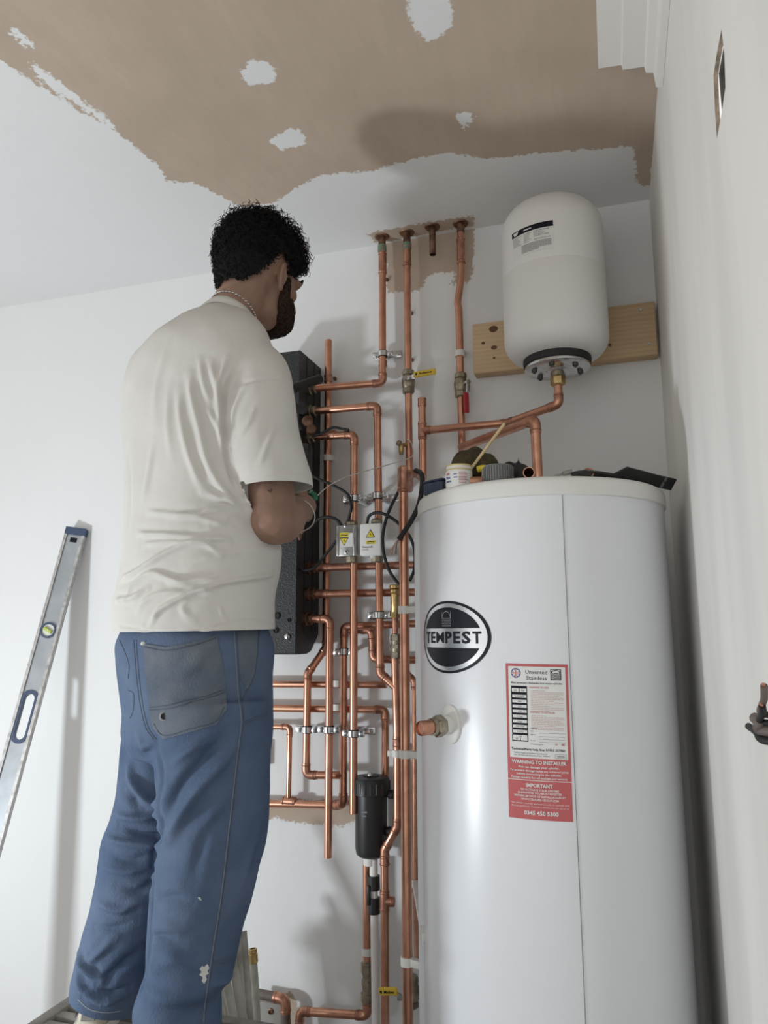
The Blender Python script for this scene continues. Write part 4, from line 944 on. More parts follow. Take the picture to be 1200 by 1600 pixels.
lumps(p, [(-.022, 0, .024, .022, .02, .032), (.004, 0, .020, .022, .02, .028), (-.002, .0, .040, .005, .007, .022), (.020, -.005, .016, .014, .016, .022)], 9, BLACKR, 'black_glove', 'crumpled black glove right of the grey ridged cap', 'glove', vox=.003, amp=.004)
p = tp_(826, .025); q = W(826, 734, p[1]); oc = thing('open_copper_tube', 'open copper tube end facing the camera on the cylinder top', 'pipe offcut', V(q[0], q[1], CAPT))
zz = CAPT+.0125; part('tube', MB().pipe([V(q[0], q[1], zz+.001), V(q[0]-.005, q[1]+.09, zz)], .0115, .0014, 20).lathe([(.0105, .06), (.0003, .06)], V(q[0], q[1], zz), (-.05, 1, 0), 16, False), COPPER, oc)
p = tp_(681, .05); bb = thing('blue_case', 'dark blue plastic case on the left edge of the cylinder top', 'case', p+V(.004, .02, 0))
part('case', MB().box(p+V(.004, .02, .016), (.062, .05, .030), [[.86, .5, 0], [-.5, .86, 0], [0, 0, 1]], .007, 3), BLUEP, bb)
part('case_lid', MB().box(p+V(.004, .02, .033), (.060, .048, .005), [[.86, .5, 0], [-.5, .86, 0], [0, 0, 1]], .002, 2), BLUEP, bb)
p = tp_(884, .03); tn = thing('black_tongs', 'black pliers lying on the cylinder top, left of the black strap', 'pliers', p)
part('jaw', MB().tube(crv([p+V(-.022, .0, .006), p+V(-.004, .002, .010), p+V(.014, .003, .014)]), [.004]*8+[.008]*9, 10, flat=.6), STEEL, tn)
part('handle', MB().tube(crv([p+V(.012, .002, .006), p+V(.030, .004, .009), p+V(.05, .006, .005)]), .006, 10), BLACKR, tn)
p = tp_(920, .03); single('copper_ring', MB().torus(p+V(0, 0, .0115), (0, -1, .1), .0095, .0022, 24, 10), COPPER2, 'small copper ring standing beside the black strap', 'ring')
stp = []
for px, ins, zo, tw in ((906, .03, .006, .25), (930, .035, .010, .1), (955, .04, .009, .05), (978, .035, .008, .9), (1000, .03, .005, .8), (1025, .02, .003, .85), (1046, .02, .0, .9)):
    q = tp_(min(px, 1030), ins); 
    if px > 1030: q = q+V(.03, .02, 0)
    stp.append((q+V(0, 0, zo), tw))
ring = []
for i, (q, tw) in enumerate(stp):
    d = nrm(stp[min(i+1, len(stp)-1)][0]-stp[max(i-1, 0)][0]); s_ = np.cross(d, Z_); a = s_*math.cos(tw)+Z_*math.sin(tw); b_ = np.cross(d, a)
    q = q+Z_*(.0135*abs(math.sin(tw))); ring.append([q+a*.0135*x+b_*.002*y for x, y in ((-1, -1), (1, -1), (1, 1), (-1, 1))])
strp = thing('black_strap', 'flat black strap lying along the cylinder top right edge', 'strap', stp[3][0]); part('webbing', MB().loft(ring), BLACKR, strp)
part('strap_wear', MB().loft([[q+V(0, 0, .0006)-V(0, .0012, 0) for q in (ring[-1][i]*.35+ring[-2][i]*.65 for i in range(4))], [q+V(0, 0, .0006)-V(0, .0012, 0) for q in (ring[-1][i]*.5+ring[-2][i]*.5 for i in range(4))]]), GREYC, strp)

# ------------------------------------------------------------------ cables out of the right wall
src = [(-1.215, 1.128), (-1.21, 1.140), (-1.215, 1.152), (-1.222, 1.175)]
for i, (px, py, mtw, r, t) in enumerate(((1170, 1135, BLACKR, .0042, 'lowest black cable end poking out of the right wall'), (1180, 1122, PIPEBR, .0062, 'thick brown cable end above the black one on the right wall'), (1191, 1103, BLACKR, .0036, 'thin black cable end above the brown one on the right wall'), (1194, 1072, PIPEBR, .0036, 'topmost cable end on the right wall'))):
    e = atX(px, py, WALLX-.012-.002*i); s_ = V(WALLX+.004, src[i][0], src[i][1]); s_[2] = atX(1215, 1160-i*14, WALLX)[2]
    cb_ = thing('wall_cable', t, 'cable', s_)
    part('sheath', MB().tube(crv([s_, s_+V(-.016, .02, -.0), (s_+e)/2+V(-.008, 0, .002), e]), r, 10), mtw, cb_)
    part('core', MB().tube([e, e+nrm(e-s_)*.004], r*.5, 8), COPPER, cb_)

# ------------------------------------------------------------------ spirit level leaning on the wall
Tl = V(-1.752, -.022, 1.603); Bl = V(-1.839, -.383, .012)
ax = nrm(Bl-Tl); Ll = np.linalg.norm(Bl-Tl); wd = nrm(np.cross(ax, (0, -1., .12))); wd = nrm(wd*V(1, 1, 1)); wd = wd if wd[0] > 0 else -wd; nn = np.cross(wd, ax); nn = nn if nn[1] < 0 else -nn
nn = nrm(nn*.90-wd*(-.34)); nn = nrm(nn-ax*(nn@ax)); wd = nrm(np.cross(nn, ax)); wd = wd if wd[0] > 0 else -wd
LWd, LTh = .058, .025
def lev(u, v, h=0): return Tl+ax*u+wd*v+nn*h                      # u along, v across, h out of the face
lvl = thing('spirit_level', 'long aluminium spirit level leaning on the wall at the left', 'spirit level', Bl)
hu0, hu1 = .555, .695
def lbox(mb, u0, u1, v0, v1, h0, h1): 
    vs = [lev(u, v, h) for u in (u0, u1) for v in (v0, v1) for h in (h0, h1)]
    mb.add(vs, [(0, 1, 3, 2), (4, 6, 7, 5), (0, 4, 5, 1), (2, 3, 7, 6), (0, 2, 6, 4), (1, 5, 7, 3)]); return mb
# web with a rounded through-slot
wb = MB(); hv = .0165
n = 10; slot = [(hu0+hv-hv*math.sin(t), hv*math.cos(t)) for t in np.linspace(0, PI, n)]+[(hu1-hv+hv*math.sin(t), -hv*math.cos(t)) for t in np.linspace(0, PI, n)]
for hh, fl in ((LTh*.32, 1), (-LTh*.32, -1)):
    outer = [(.02, -LWd/2+.004), (Ll-.02, -LWd/2+.004), (Ll-.02, LWd/2-.004), (.02, LWd/2-.004)]
    tess([outer, slot], lambda a, b_: lev(a, b_, hh), wb)
part('web', wb, ALU, lvl, smooth=False)
sl = MB(); sl.loft([[lev(u, v, LTh*.32) for u, v in slot], [lev(u, v, -LTh*.32) for u, v in slot]], False)
so = [(hu0-.012+(u-hu0)*(hu1-hu0+.024)/(hu1-hu0), v*1.4) for u, v in slot]
sl.loft([[lev(u, v, LTh*.45) for u, v in slot], [lev(u, v, LTh*.45) for u, v in so], [lev(u, v, LTh*.31) for u, v in so]], False)
part('handle_surround', sl, BLUEH, lvl, 'blue hand-hold surround')
for s in (-1, 1): part('rail', lbox(MB(), .015, Ll-.015, s*LWd/2-.0045, s*LWd/2+.0045, -LTh/2, LTh/2), ALUE, lvl, smooth=False)
for u0, u1 in ((-.004, .022), (Ll-.022, Ll+.002)): part('end_cap', lbox(MB(), u0, u1, -LWd/2-.005, LWd/2+.005, -LTh/2-.001, LTh/2+.001), BLUEH, lvl, 'dark blue plastic end cap', smooth=False)
part('maker_mark', lbox(MB(), .032, .048, -.011, .012, LTh*.32, LTh*.32+.0008), INK, lvl)
vc = lev(.352, 0, LTh*.30); vm = MB().lathe([(.026, 0), (.026, .006), (.020, .007), (.0195, .002), (.001, .002)], vc, nn, 28); vo = part('vial_ring', vm, BLUEH, lvl, 'round blue vial surround')
part('vial_dial', MB().lathe([(.0195, .002), (.0195, .003), (.001, .003)], vc, nn, 24), WPLAST, vo)
part('vial_tube', MB().tube([vc+nn*.005-wd*.013-ax*.006, vc+nn*.005+wd*.013+ax*.006], .006, 12), GLASSV, vo, 'yellow-green fluid vial')
part('vial_bubble', MB().ell(vc+nn*.0095, (.004, .002, .003)), WPLAST, vo)

# ------------------------------------------------------------------ step platform under the man
PZ = .405; PX0, PX1, PY0, PY1 = -1.262, -.50, -1.25, -.50
st = thing('step_platform', 'grey slatted work step the man stands on', 'work step', ((PX0+PX1)/2, (PY0+PY1)/2, 0))
for x in (PX0, PX1): part('side_rail', MB().box((x, (PY0+PY1)/2, PZ-.02), (.03, PY1-PY0, .05), bev=.005), STEPM, st)
for y in (PY0, PY1): part('end_rail', MB().box(((PX0+PX1)/2, y, PZ-.02), (PX1-PX0-.03, .03, .05), bev=.005), STEPM, st)
ns = 17
for i in range(ns):
    y = PY0+.015+(i+.5)*(PY1-PY0-.03)/ns; part('slat', MB().box(((PX0+PX1)/2, y, PZ-.008), (PX1-PX0-.02, .026, .016), bev=.004), STEPM, st)
for x in (PX0+.02, PX1-.02):
    for y in (PY0+.02, PY1-.02): part('leg', MB().box((x, y, (PZ-.04)/2), (.04, .04, PZ-.04), bev=.006), STEPM, st)
# ------------------------------------------------------------------ the man
PH = math.radians(54); vdir = nrm(V(-.80, 1.44, 0)); udir = V(vdir[1], -vdir[0], 0)
FB = vdir*math.cos(PH)+udir*math.sin(PH); SB = V(FB[1], -FB[0], 0)      # body forward and right
man = bpy.data.objects.new('person', bpy.data.meshes.new('person')); COL.objects.link(man)
man['label'] = 'man in white t-shirt and blue jeans seen from behind, holding a wire'; man['category'] = 'person'
foot0 = D(210, 1640, 1.43); man.location = (foot0[0], foot0[1], PZ)
def ring_px(y, L, R, dep, rho, ph=PH, n=40, pw=2.0, tilt=0.0):
    c = D((L+R)/2, y, dep); wh = (R-L)/2/F_PX*dep
    a = wh/math.sqrt(math.cos(ph)**2+(rho*math.sin(ph))**2); b_ = a*rho; out = []
    for k in range(n):
        t = 2*PI*k/n; cs, sn = math.cos(t), math.sin(t); q = (abs(cs)**pw+abs(sn)**pw)**(-1/pw)
        out.append(c+SB*a*cs*q+FB*b_*sn*q+V(0, 0, tilt*sn*b_))
    return out
def ring_loft(mb, rows, n=5, **kw):
    mb.loft([ring_px(*r[:5], **kw) for r in interp([r[:5] for r in rows], n)])
def limb(mb, pts, rad, n=6, seg=20):
    q = interp([tuple(p)+(r,) for p, r in zip(pts, rad)], n); P = [V(*a[:3]) for a in q]; R_ = [a[3] for a in q]
    d0, d1 = nrm(P[0]-P[1]), nrm(P[-1]-P[-2])
    P = [P[0]+d0*R_[0]*s for s in (.95, .8, .45)]+P+[P[-1]+d1*R_[-1]*s for s in (.45, .8, .95)]
    R_ = [R_[0]*s for s in (.25, .6, .89)]+R_+[R_[-1]*s for s in (.89, .6, .25)]
    mb.tube(P, R_, seg)
def dist_poly(P, pl):
    d = np.full(len(P), 1e9)
    for a, b_ in zip(pl[:-1], pl[1:]):
        e = b_-a; t = np.clip((P-a)@e/(e@e+1e-12), 0, 1); d = np.minimum(d, np.linalg.norm(P-a-t[:, None]*e, axis=1))
    return d
def snap(me, pts, dense=6):
    """points of the photo found on the surface of a mesh (3-D polyline with normals)"""
    bvh = BVHTree.FromPolygons([tuple(c) for c in coords(me)], [tuple(p.vertices) for p in me.polygons])
    out = []
    for p in crv([V(x, y, 0) for x, y in pts], dense) if dense else [V(x, y, 0) for x, y in pts]:
        h = bvh.ray_cast(Vector(CAM), Vector(ray(p[0], p[1])))
        if h[0] is not None: out.append((np.array(h[0]), np.array(h[1])))
    return out
def folds(me, items, gain=1.0):
    a = coords(me); nr = normals(me); d = np.zeros(len(a))
    for pts, wdt, amp in items:
        amp *= gain
        s = snap(me, pts)
        if len(s) < 2: continue
        pl = [p for p, _ in s]; lo = np.min(pl, 0)-3*wdt; hi = np.max(pl, 0)+3*wdt
        ix = np.where(np.all((a > lo) & (a < hi), 1))[0]
        if not len(ix): continue
        r = dist_poly(a[ix], pl)/wdt
        # fade at both ends of the crease
        e0 = np.linalg.norm(a[ix]-pl[0], axis=1); e1 = np.linalg.norm(a[ix]-pl[-1], axis=1)
        fade = np.clip(np.minimum(e0, e1)/(4.5*wdt)+.08, 0, 1)
        d[ix] += amp*(np.exp(-r*r)-.35*np.exp(-(r/2.1)**2))*fade
    setco(me, a+nr*d[:, None])
def subdiv(me):
    bm = bmesh.new(); bm.from_mesh(me); bmesh.ops.subdivide_edges(bm, edges=bm.edges[:], cuts=1, use_grid_fill=True, smooth=0); bm.to_mesh(me); bm.free()
def cut(me, co, no, sel=None):
    bm = bmesh.new(); bm.from_mesh(me); bm.faces.ensure_lookup_table(); nz = nrm(no)
    fs = [f for f in bm.faces if sel is None or sel(np.array(f.calc_center_median()))]
    es = {e for f in fs for e in f.edges}; vs = {v for f in fs for v in f.verts}
    bmesh.ops.bisect_plane(bm, geom=list(fs)+list(es)+list(vs), plane_co=Vector(co), plane_no=Vector(nz), clear_outer=True)
    bm.to_mesh(me); bm.free()
def shell(me, th):
    o = bpy.data.objects.new('t', me); COL.objects.link(o); md = o.modifiers.new('s', 'SOLIDIFY'); md.thickness = th; md.offset = -1
    bpy.context.view_layer.update(); out = bpy.data.meshes.new_from_object(o.evaluated_get(bpy.context.evaluated_depsgraph_get()))
    bpy.data.objects.remove(o); out.materials.clear(); return out
def place(name, me, mt, parent=man, label=None, ang=180):
    a = coords(me)-base_of(parent); setco(me, a); fin(me, mt, True, ang); o = bpy.data.objects.new(name, me); COL.objects.link(o); o.parent = parent
    if label: o['label'] = label
    return o
# --- head frame
HC = D(404, 428, 1.70); ph_h = math.radians(47)
fh0 = vdir*math.cos(ph_h)+udir*math.sin(ph_h); HS = V(fh0[1], -fh0[0], 0); pt_ = math.radians(14)
HF = fh0*math.cos(pt_)-Z_*math.sin(pt_); HU = np.cross(HS, HF)
HR = np.stack([HS, HF, HU], 1)
def H(x, y, z): return HC+HR@V(x, y, z)
# --- arm joints
shR, elR, wrR, haR = D(398, 592, 1.545), D(427, 812, 1.50), D(470, 796, 1.715), D(482, 786, 1.83)
shL, elL, wrL, haL = D(243, 590, 1.79), D(318, 790, 1.83), D(395, 806, 1.89), D(412, 806, 1.92)
body = MB()
# skull, jaw, face
body.ell(H(0, -.006, .012), (.081, .100, .098), HR, 28, 18); body.ell(H(0, .028, -.040), (.068, .068, .066), HR, 24, 14)
body.ell(H(0, .042, -.078), (.054, .056, .036), HR, 20, 12); body.ell(H(0, .078, -.094), (.025, .022, .018), HR); body.ell(H(0, .088, .022), (.054, .018, .014), HR)
limb(body, [H(0, .098, .014), H(0, .114, -.014), H(0, .118, -.026)], [.010, .013, .015]); body.ell(H(.012, .108, -.029), (.010, .012, .008), HR); body.ell(H(-.012, .108, -.029), (.010, .012, .008), HR)
body.ell(H(0, .102, -.058), (.024, .010, .006), HR); body.ell(H(0, .101, -.068), (.021, .011, .007), HR)
for s in (-1, 1):
    body.ell(H(s*.046, .050, -.030), (.022, .034, .024), HR)
    er = np.stack([HR@nrm(V(s*.9, -.42, 0)), HR@nrm(V(s*.42, .9, .15)), HR@V(0, -.1, 1)], 1)
    for q, rr in ((0, .0)  ,):
        pass
    pe_ = [H(s*.080, .006, -.018), H(s*.088, -.004, -.010), H(s*.095, -.013, -.018), H(s*.096, -.015, -.036), H(s*.091, -.008, -.053), H(s*.084, .002, -.066), H(s*.078, .006, -.062)]
    limb(body, pe_, [.005, .0052, .0055, .0052, .005, .0068, .005], 4, 10)
    body.ell(H(s*.085, -.002, -.038), (.005, .014, .024), er)
# neck and trunk (under the shirt)
limb(body, [H(0, -.020, -.045), (H(0, -.020, -.045)+D(356, 512, 1.675))/2, D(356, 516, 1.675), D(342, 560, 1.66)], [.062, .058, .063, .085])
tr = [(505, 316, 372, 1.675, .8), (535, 262, 392, 1.665, .6), (570, 225, 405, 1.66, .6), (620, 210, 412, 1.65, .6), (700, 212, 410, 1.63, .6), (800, 214, 408, 1.61, .68), (900, 212, 408, 1.59, .72), (985, 205, 404, 1.57, .78), (1060, 208, 404, 1.565, .78), (1110, 214, 400, 1.56, .75)]
ring_loft(body, tr)
limb(body, [shR+(D(360, 560, 1.62)-shR)*.8, shR, (shR*.55+elR*.45), elR+(shR-elR)*.12, elR], [.058, .060, .054, .050, .050])
limb(body, [elR, elR+(wrR-elR)*.25+V(0, 0, -.004), elR+(wrR-elR)*.6, wrR], [.052, .052, .040, .029])
limb(body, [shL+(D(290, 560, 1.70)-shL)*.8, shL, (shL+elL)/2, elL], [.058, .060, .052, .044]); limb(body, [elL, elL+(wrL-elL)*.3, wrL], [.046, .045, .028])
def hand(wr, ha, up, side, curl):
    """palm with five separate bent fingers; side=+1 right hand"""
    d = nrm(ha-wr); n = nrm(up-d*(up@d)); t = np.cross(d, n)*side    # n: back of the hand, t: toward the thumb side
    palm = MB(); Rp = np.stack([t, d, n], 1)
    limb(body, [wr, wr+d*.03, wr+d*.062], [.027, .030, .028]); body.ell(wr+d*.055, (.040, .046, .017), Rp); body.ell(wr+d*.085, (.040, .014, .013), Rp)
    Ls = [(.040, .024, .020), (.045, .028, .022), (.042, .026, .021), (.033, .020, .018)]
    for i, ls in enumerate(Ls):
        p = wr+d*(.094-.004*abs(i-1))+t*(.030-.0195*i); pts = [p-d*.02]; ang = 0; dd = d; pts.append(p)
        for j, l in enumerate(ls):
            ang += curl*(.75, 1.0, .7)[j]*(1+.06*i); dd = d*math.cos(ang)-n*math.sin(ang); p = p+dd*l; pts.append(p)
        limb(body, pts, [.0095, .0093, .0085, .0078, .0066], 4, 10)
    p = wr+d*.028+t*.026; q = nrm(t*.75+d*.65-n*.25)
    limb(body, [p, p+q*.034, p+q*.034+nrm(d*.9+t*.15-n*.35)*.030, p+q*.034+nrm(d*.9+t*.15-n*.35)*.030+nrm(d*.75-t*.35-n*.5)*.024], [.014, .0115, .010, .0078], 4, 10)
    return d, n, t
hd, hn, ht = hand(wrR, haR, nrm(udir*.9+Z_*.25), -1, 1.1)
hand(wrL, haL, nrm(-udir*.5+Z_*.8), 1, .75)
# legs inside the jeans down to the ankles
lgR = [D(345, 1120, 1.50), D(328, 1330, 1.43), D(302, 1500, 1.385), V(0, 0, 0)]; hl = atZ(138, 1624, PZ); hr = atZ(262, 1720, PZ); fdL, fdR = nrm(vdir*.95+udir*.2), nrm(vdir-udir*.05)
lgL = [D(262, 1120, 1.62), D(234, 1330, 1.555), D(190, 1480, 1.52), V(hl[0], hl[1], PZ+.07)+fdL*.06]; lgR[3] = V(hr[0], hr[1], PZ+.07)+fdR*.06
limb(body, lgR, [.072, .056, .050, .036]); limb(body, lgL, [.072, .056, .050, .036])
bm_ = remesh(body, .0042, 3, .5); man.data = bm_
a = coords(bm_)-base_of(man); setco(bm_, a); fin(bm_, SKIN, True, 180)
for s in (-1, 1): part('eye', MB().ell(H(s*.030, .071, .004), (.0125, .0125, .0125), HR), mat('eye_white', (.7, .68, .65), .25), man)
# --- hair: a scalp shell with loose curls
hair = MB(); r_ = np.random.default_rng(21)
def scalp(th, ph):                                                # th from crown, ph azimuth (0 = right, 90 = front)
    return V(math.sin(th)*math.cos(ph), math.sin(th)*math.sin(ph), math.cos(th))
def on_hair(n):                                                   # where hair grows on the head
    x, y, z = n
    if y > .50: return z > .10+.9*(y-.50)
    if y > .16: return z > -.30+.5*(y-.16) if abs(x) > .5 else z > .1
    if y > -.14: return z > .02
    if y > -.42: return z > .02-(-.14-y)/.28*.80
    return z > -.84
def hp(n, out):                                                   # point over the scalp, 'out' metres above it
    k = 1.0 if n[2] > 0 else math.sqrt(1-(n[2]*.80)**2)/math.sqrt(max(1e-4, 1-n[2]**2))
    return V(.082*n[0]*k, .101*n[1]*k, .102*n[2])+V(0, -.006, .010)+n*V(1, 1, 1)*out
def thick(n): return .006+.030*max(0, n[2]+.15)**1.0+.012*max(0, n[1])*max(0, n[2]+.4)
nn1, nn2 = 64, 96; vs = []; idx = {}
for i in range(nn1+1):
    for k in range(nn2):
        th = 2.62*i/nn1+.001; n_ = scalp(th, 2*PI*k/nn2)
        nz = (math.sin(n_[0]*31+n_[2]*23)+math.sin(n_[1]*37-n_[2]*29)+math.sin(n_[0]*53-n_[1]*41+n_[2]*47))*.0016*(.4+max(0, n_[2]+.3))
        idx[(i, k)] = len(vs); vs.append((H(*hp(n_, thick(n_)*.72+nz)), on_hair(n_)))
fs = []
for i in range(nn1):
    for k in range(nn2):
        q = [idx[(i, k)], idx[(i, (k+1) % nn2)], idx[(i+1, (k+1) % nn2)], idx[(i+1, k)]]
        if all(vs[j][1] for j in q): fs.append(tuple(q))
hair.add([p for p, _ in vs], fs)
cnt = 0
while cnt < 3000:
    n_ = nrm(r_.standard_normal(3)); 
    if not on_hair(n_): continue
    top = min(1, max(0, n_[2]+.35)/1.0); tk = thick(n_)
    root_ = hp(n_, tk*r_.uniform(.25, .75)); ln = .008+.026*top*r_.uniform(.4, 1.2); cr = r_.uniform(.004, .0115)*(.30+.70*top)
    out_ = nrm(n_*(.35+.5*top)+.55*r_.standard_normal(3)+V(0, 0, -.55*(1-top))); a1 = nrm(np.cross(out_, r_.standard_normal(3))); a2 = np.cross(out_, a1); ph0 = r_.uniform(0, 6.28); turns = r_.uniform(.8, 1.9); m_ = 10; pts = []
    for i in range(m_):
        s_ = i/(m_-1); g = cr*min(1, s_*2.5)
        pts.append(H(*(root_+out_*ln*s_*(1-.3*s_)+a1*g*math.cos(ph0+turns*6.28*s_)+a2*g*math.sin(ph0+turns*6.28*s_))))
    hair.tube(pts, [.0012*(1-.6*i/(m_-1)) for i in range(m_)], 4, True); cnt += 1
for i in range(60):                                               # flyaway wisps on the crown and fringe
    n_ = nrm(V(r_.uniform(-.7, .7), r_.uniform(-.6, .75), r_.uniform(.45, 1))); root_ = hp(n_, thick(n_)*.8); out_ = nrm(n_+.5*r_.standard_normal(3)); a1 = nrm(np.cross(out_, r_.standard_normal(3))); a2 = np.cross(out_, a1)
    hair.tube([H(*(root_+out_*.022*s_+a1*.009*math.sin(s_*5+i)*s_+a2*.009*math.cos(s_*5+i)*s_)) for s_ in np.linspace(0, 1, 10)], [.0007]*10, 4)
part('hair', hair, HAIR, man, 'curly black hair', ang=180)
# beard: a shell hugging jaw and chin
bd_ = MB()
for s in (-1, 1):
    limb(bd_, [H(s*.074, .026, -.024), H(s*.073, .028, -.048), H(s*.067, .034, -.070), H(s*.054, .054, -.090), H(s*.029, .078, -.101), H(0, .085, -.102)], [.009, .011, .014, .017, .018, .019], 5, 14)
    limb(bd_, [H(s*.056, .058, -.060), H(s*.044, .076, -.078), H(s*.025, .092, -.090), H(0, .098, -.093)], [.014, .016, .017, .017], 5, 14)
limb(bd_, [H(-.028, .104, -.048), H(0, .112, -.046), H(.028, .104, -.048)], [.006, .007, .006], 5, 10)
bme = remesh(bd_, .004, 3); noise_disp(bme, .0014, 420, 5); place('beard', bme, BEARD, man, 'short black beard')
eb = MB()
for s in (-1, 1): limb(eb, [H(s*.014, .100, .024), H(s*.034, .100, .030), H(s*.056, .086, .024)], [.004, .005, .003], 4, 8)
part('eyebrows', eb, HAIR, man)
# --- t-shirt
sh_ = MB()
rows = [(484, 324, 372, 1.678, .85), (492, 303, 381, 1.675, .80), (502, 281, 392, 1.672, .72), (516, 253, 404, 1.668, .64), (536, 224, 415, 1.664, .61), (560, 204, 422, 1.66, .60), (592, 192, 426, 1.655, .60), (640, 189, 428, 1.645, .61), (700, 191, 428, 1.63, .63), (800, 194, 427, 1.61, .72), (860, 194, 436, 1.60, .78), (905, 187, 432, 1.59, .80), (940, 179, 426, 1.582, .82), (985, 181, 427, 1.572, .84), (1015, 181, 428, 1.568, .84)]
ring_loft(sh_, rows, 5)
hemR = D(431, 762, 1.500); axR = nrm(hemR-D(404, 600, 1.535))
limb(sh_, [D(372, 556, 1.63), D(398, 585, 1.555), D(405, 620, 1.53), D(412, 695, 1.51), D(431, 758, 1.50)], [.058, .071, .071, .078, .077], 6, 28)
hemL = D(285, 738, 1.82); limb(sh_, [D(270, 556, 1.71), shL, D(252, 640, 1.80), hemL], [.062, .072, .074, .078], 6, 28)
sme = remesh(sh_, .0065, 5, .6)
trows = interp([r[:5] for r in rows], 5); tcen = [(D((r[1]+r[2])/2, r[0], r[3]), (r[2]-r[1])/2/F_PX*r[3], r[4]) for r in trows]
def out_torso(p, lim=1.10):
    c, wh, rho = min(tcen, key=lambda q: abs(q[0][2]-p[2])); a_ = wh/math.sqrt(math.cos(PH)**2+(rho*math.sin(PH))**2); q = p-c
    return math.hypot((q@SB)/a_, (q@FB)/(a_*rho)) > lim
def sleeve_sel(co, no): return lambda p: (p-co)@no > -.010 and np.linalg.norm((p-co)-no*((p-co)@no)) < .13 and (p-co)@no < .16 and out_torso(p)
nR = nrm(axR*.35+V(0, 0, -1)+udir*.02); cR_ = D(431, 763, 1.50); cut(sme, cR_, nR, sleeve_sel(cR_, nR))
tb0 = MB(); ring_loft(tb0, rows, 8); tb0.v = [tuple(np.array(q)+(np.array(min(tcen, key=lambda t: abs(t[0][2]-q[2]))[0])-np.array(q))*V(.045, .045, 0)) for q in tb0.v]
bfill = bmesh.new(); mf = bpy.data.meshes.new('f'); mf.from_pydata(tb0.v, [], [f for f in tb0.f if len(f) == 4 and np.linalg.norm(np.mean([tb0.v[i] for i in f], 0)-(cR_-V(0, 0, .02))) < .115])
bfill.from_mesh(sme); bfill.from_mesh(mf); bmesh.ops.delete(bfill, geom=[v for v in bfill.verts if not v.link_faces], context='VERTS'); bmesh.ops.recalc_face_normals(bfill, faces=bfill.faces[:]); bfill.to_mesh(sme); bfill.free()
nL = nrm(hemL-shL); cut(sme, hemL, nL, sleeve_sel(hemL, nL))
bmi = bmesh.new(); bmi.from_mesh(sme); seen = set(); kill = []
for v0 in bmi.verts:
    if v0 in seen: continue
    st_ = [v0]; comp = []; seen.add(v0)
    while st_:
        v_ = st_.pop(); comp.append(v_)
        for e_ in v_.link_edges:
            u_ = e_.other_vert(v_)
            if u_ not in seen: seen.add(u_); st_.append(u_)
    if len(comp) < 60: kill += comp
sp_ = D(379, 757, 1.56); kill += [v_ for v_ in bmi.verts if v_ not in set(kill) and len(v_.link_faces) < 2]
bmesh.ops.delete(bmi, geom=list(set(kill)), context='VERTS'); bmi.to_mesh(sme); bmi.free()
hz = D(303, 988, 1.572); cut(sme, hz+V(0, 0, .004), V(0, 0, -1)+FB*.02)
subdiv(sme)
noise_disp(sme, .0022, 30, 3); noise_disp(sme, .0010, 75, 8)
R1 = [([(296, 585), (300, 620), (312, 670), (322, 715), (338, 750), (360, 778), (376, 790)], .0085, .010),
      ([(280, 610), (282, 650), (292, 700), (308, 745), (318, 765)], .009, .008),
      ([(328, 565), (338, 605), (342, 640), (346, 680), (350, 700)], .007, .007),
      ([(355, 560), (345, 585), (341, 610), (342, 640)], .006, .006), ([(312, 560), (318, 600), (330, 630)], .006, .005),
      ([(368, 580), (354, 605), (350, 640), (351, 690), (358, 735), (372, 765)], .005, -.008),
      ([(351, 619), (368, 604), (400, 594), (440, 590)], .004, -.003),
      ([(382, 605), (366, 640), (361, 680)], .006, .005), ([(402, 632), (386, 665), (368, 690)], .006, .004), ([(430, 665), (416, 700), (404, 728)], .006, .004), ([(395, 640), (372, 672)], .005, .003),
      ([(318, 768), (345, 778), (374, 786)], .007, .010), ([(325, 640), (342, 672), (350, 700)], .006, .006), ([(265, 600), (262, 660), (268, 720)], .010, .004),
      ([(240, 690), (232, 740), (222, 790)], .010, .005), ([(260, 545), (245, 600), (240, 660)], .012, .004),
      ([(230, 800), (300, 804), (330, 794), (356, 793)], .006, .005), ([(262, 810), (300, 806), (360, 822)], .006, .004),
      ([(215, 834), (270, 836), (320, 840), (352, 842), (358, 850)], .006, .008), ([(225, 850), (280, 846), (318, 848), (346, 865)], .006, .006),
      ([(190, 905), (215, 892), (255, 866), (290, 850), (325, 845)], .007, .010), ([(196, 935), (206, 915), (235, 895), (268, 905), (300, 916)], .007, .008),
      ([(268, 910), (310, 905), (350, 900)], .007, .008), ([(235, 975), (248, 955), (275, 938), (305, 924), (350, 910), (400, 902), (428, 897)], .006, .011),
      ([(215, 955), (225, 940), (250, 928), (300, 922)], .007, .006), ([(300, 922), (330, 922), (340, 920)], .006, .006), ([(180, 938), (205, 934), (230, 920)], .006, .008),
      ([(290, 880), (350, 865), (400, 858), (440, 862)], .009, .004), ([(330, 820), (360, 808), (378, 815)], .008, .005), ([(200, 700), (203, 780), (196, 850)], .012, -.004),
      ([(352, 968), (345, 955), (343, 945)], .005, .005), ([(300, 970), (285, 950), (300, 935)], .007, .004),
      ([(186, 976), (250, 988), (310, 985), (370, 972), (424, 970)], .0032, -.0028), ([(378, 752), (420, 742), (455, 738), (484, 742)], .0030, -.0025)]
folds(sme, R1, 1.2)
sme = shell(sme, .0022)
ts = place('t_shirt', sme, COTTON, man, 'loose white t-shirt')
ck_ = snap(bm_ if False else sme, [(322, 487), (345, 493), (378, 508), (400, 526)], 0)
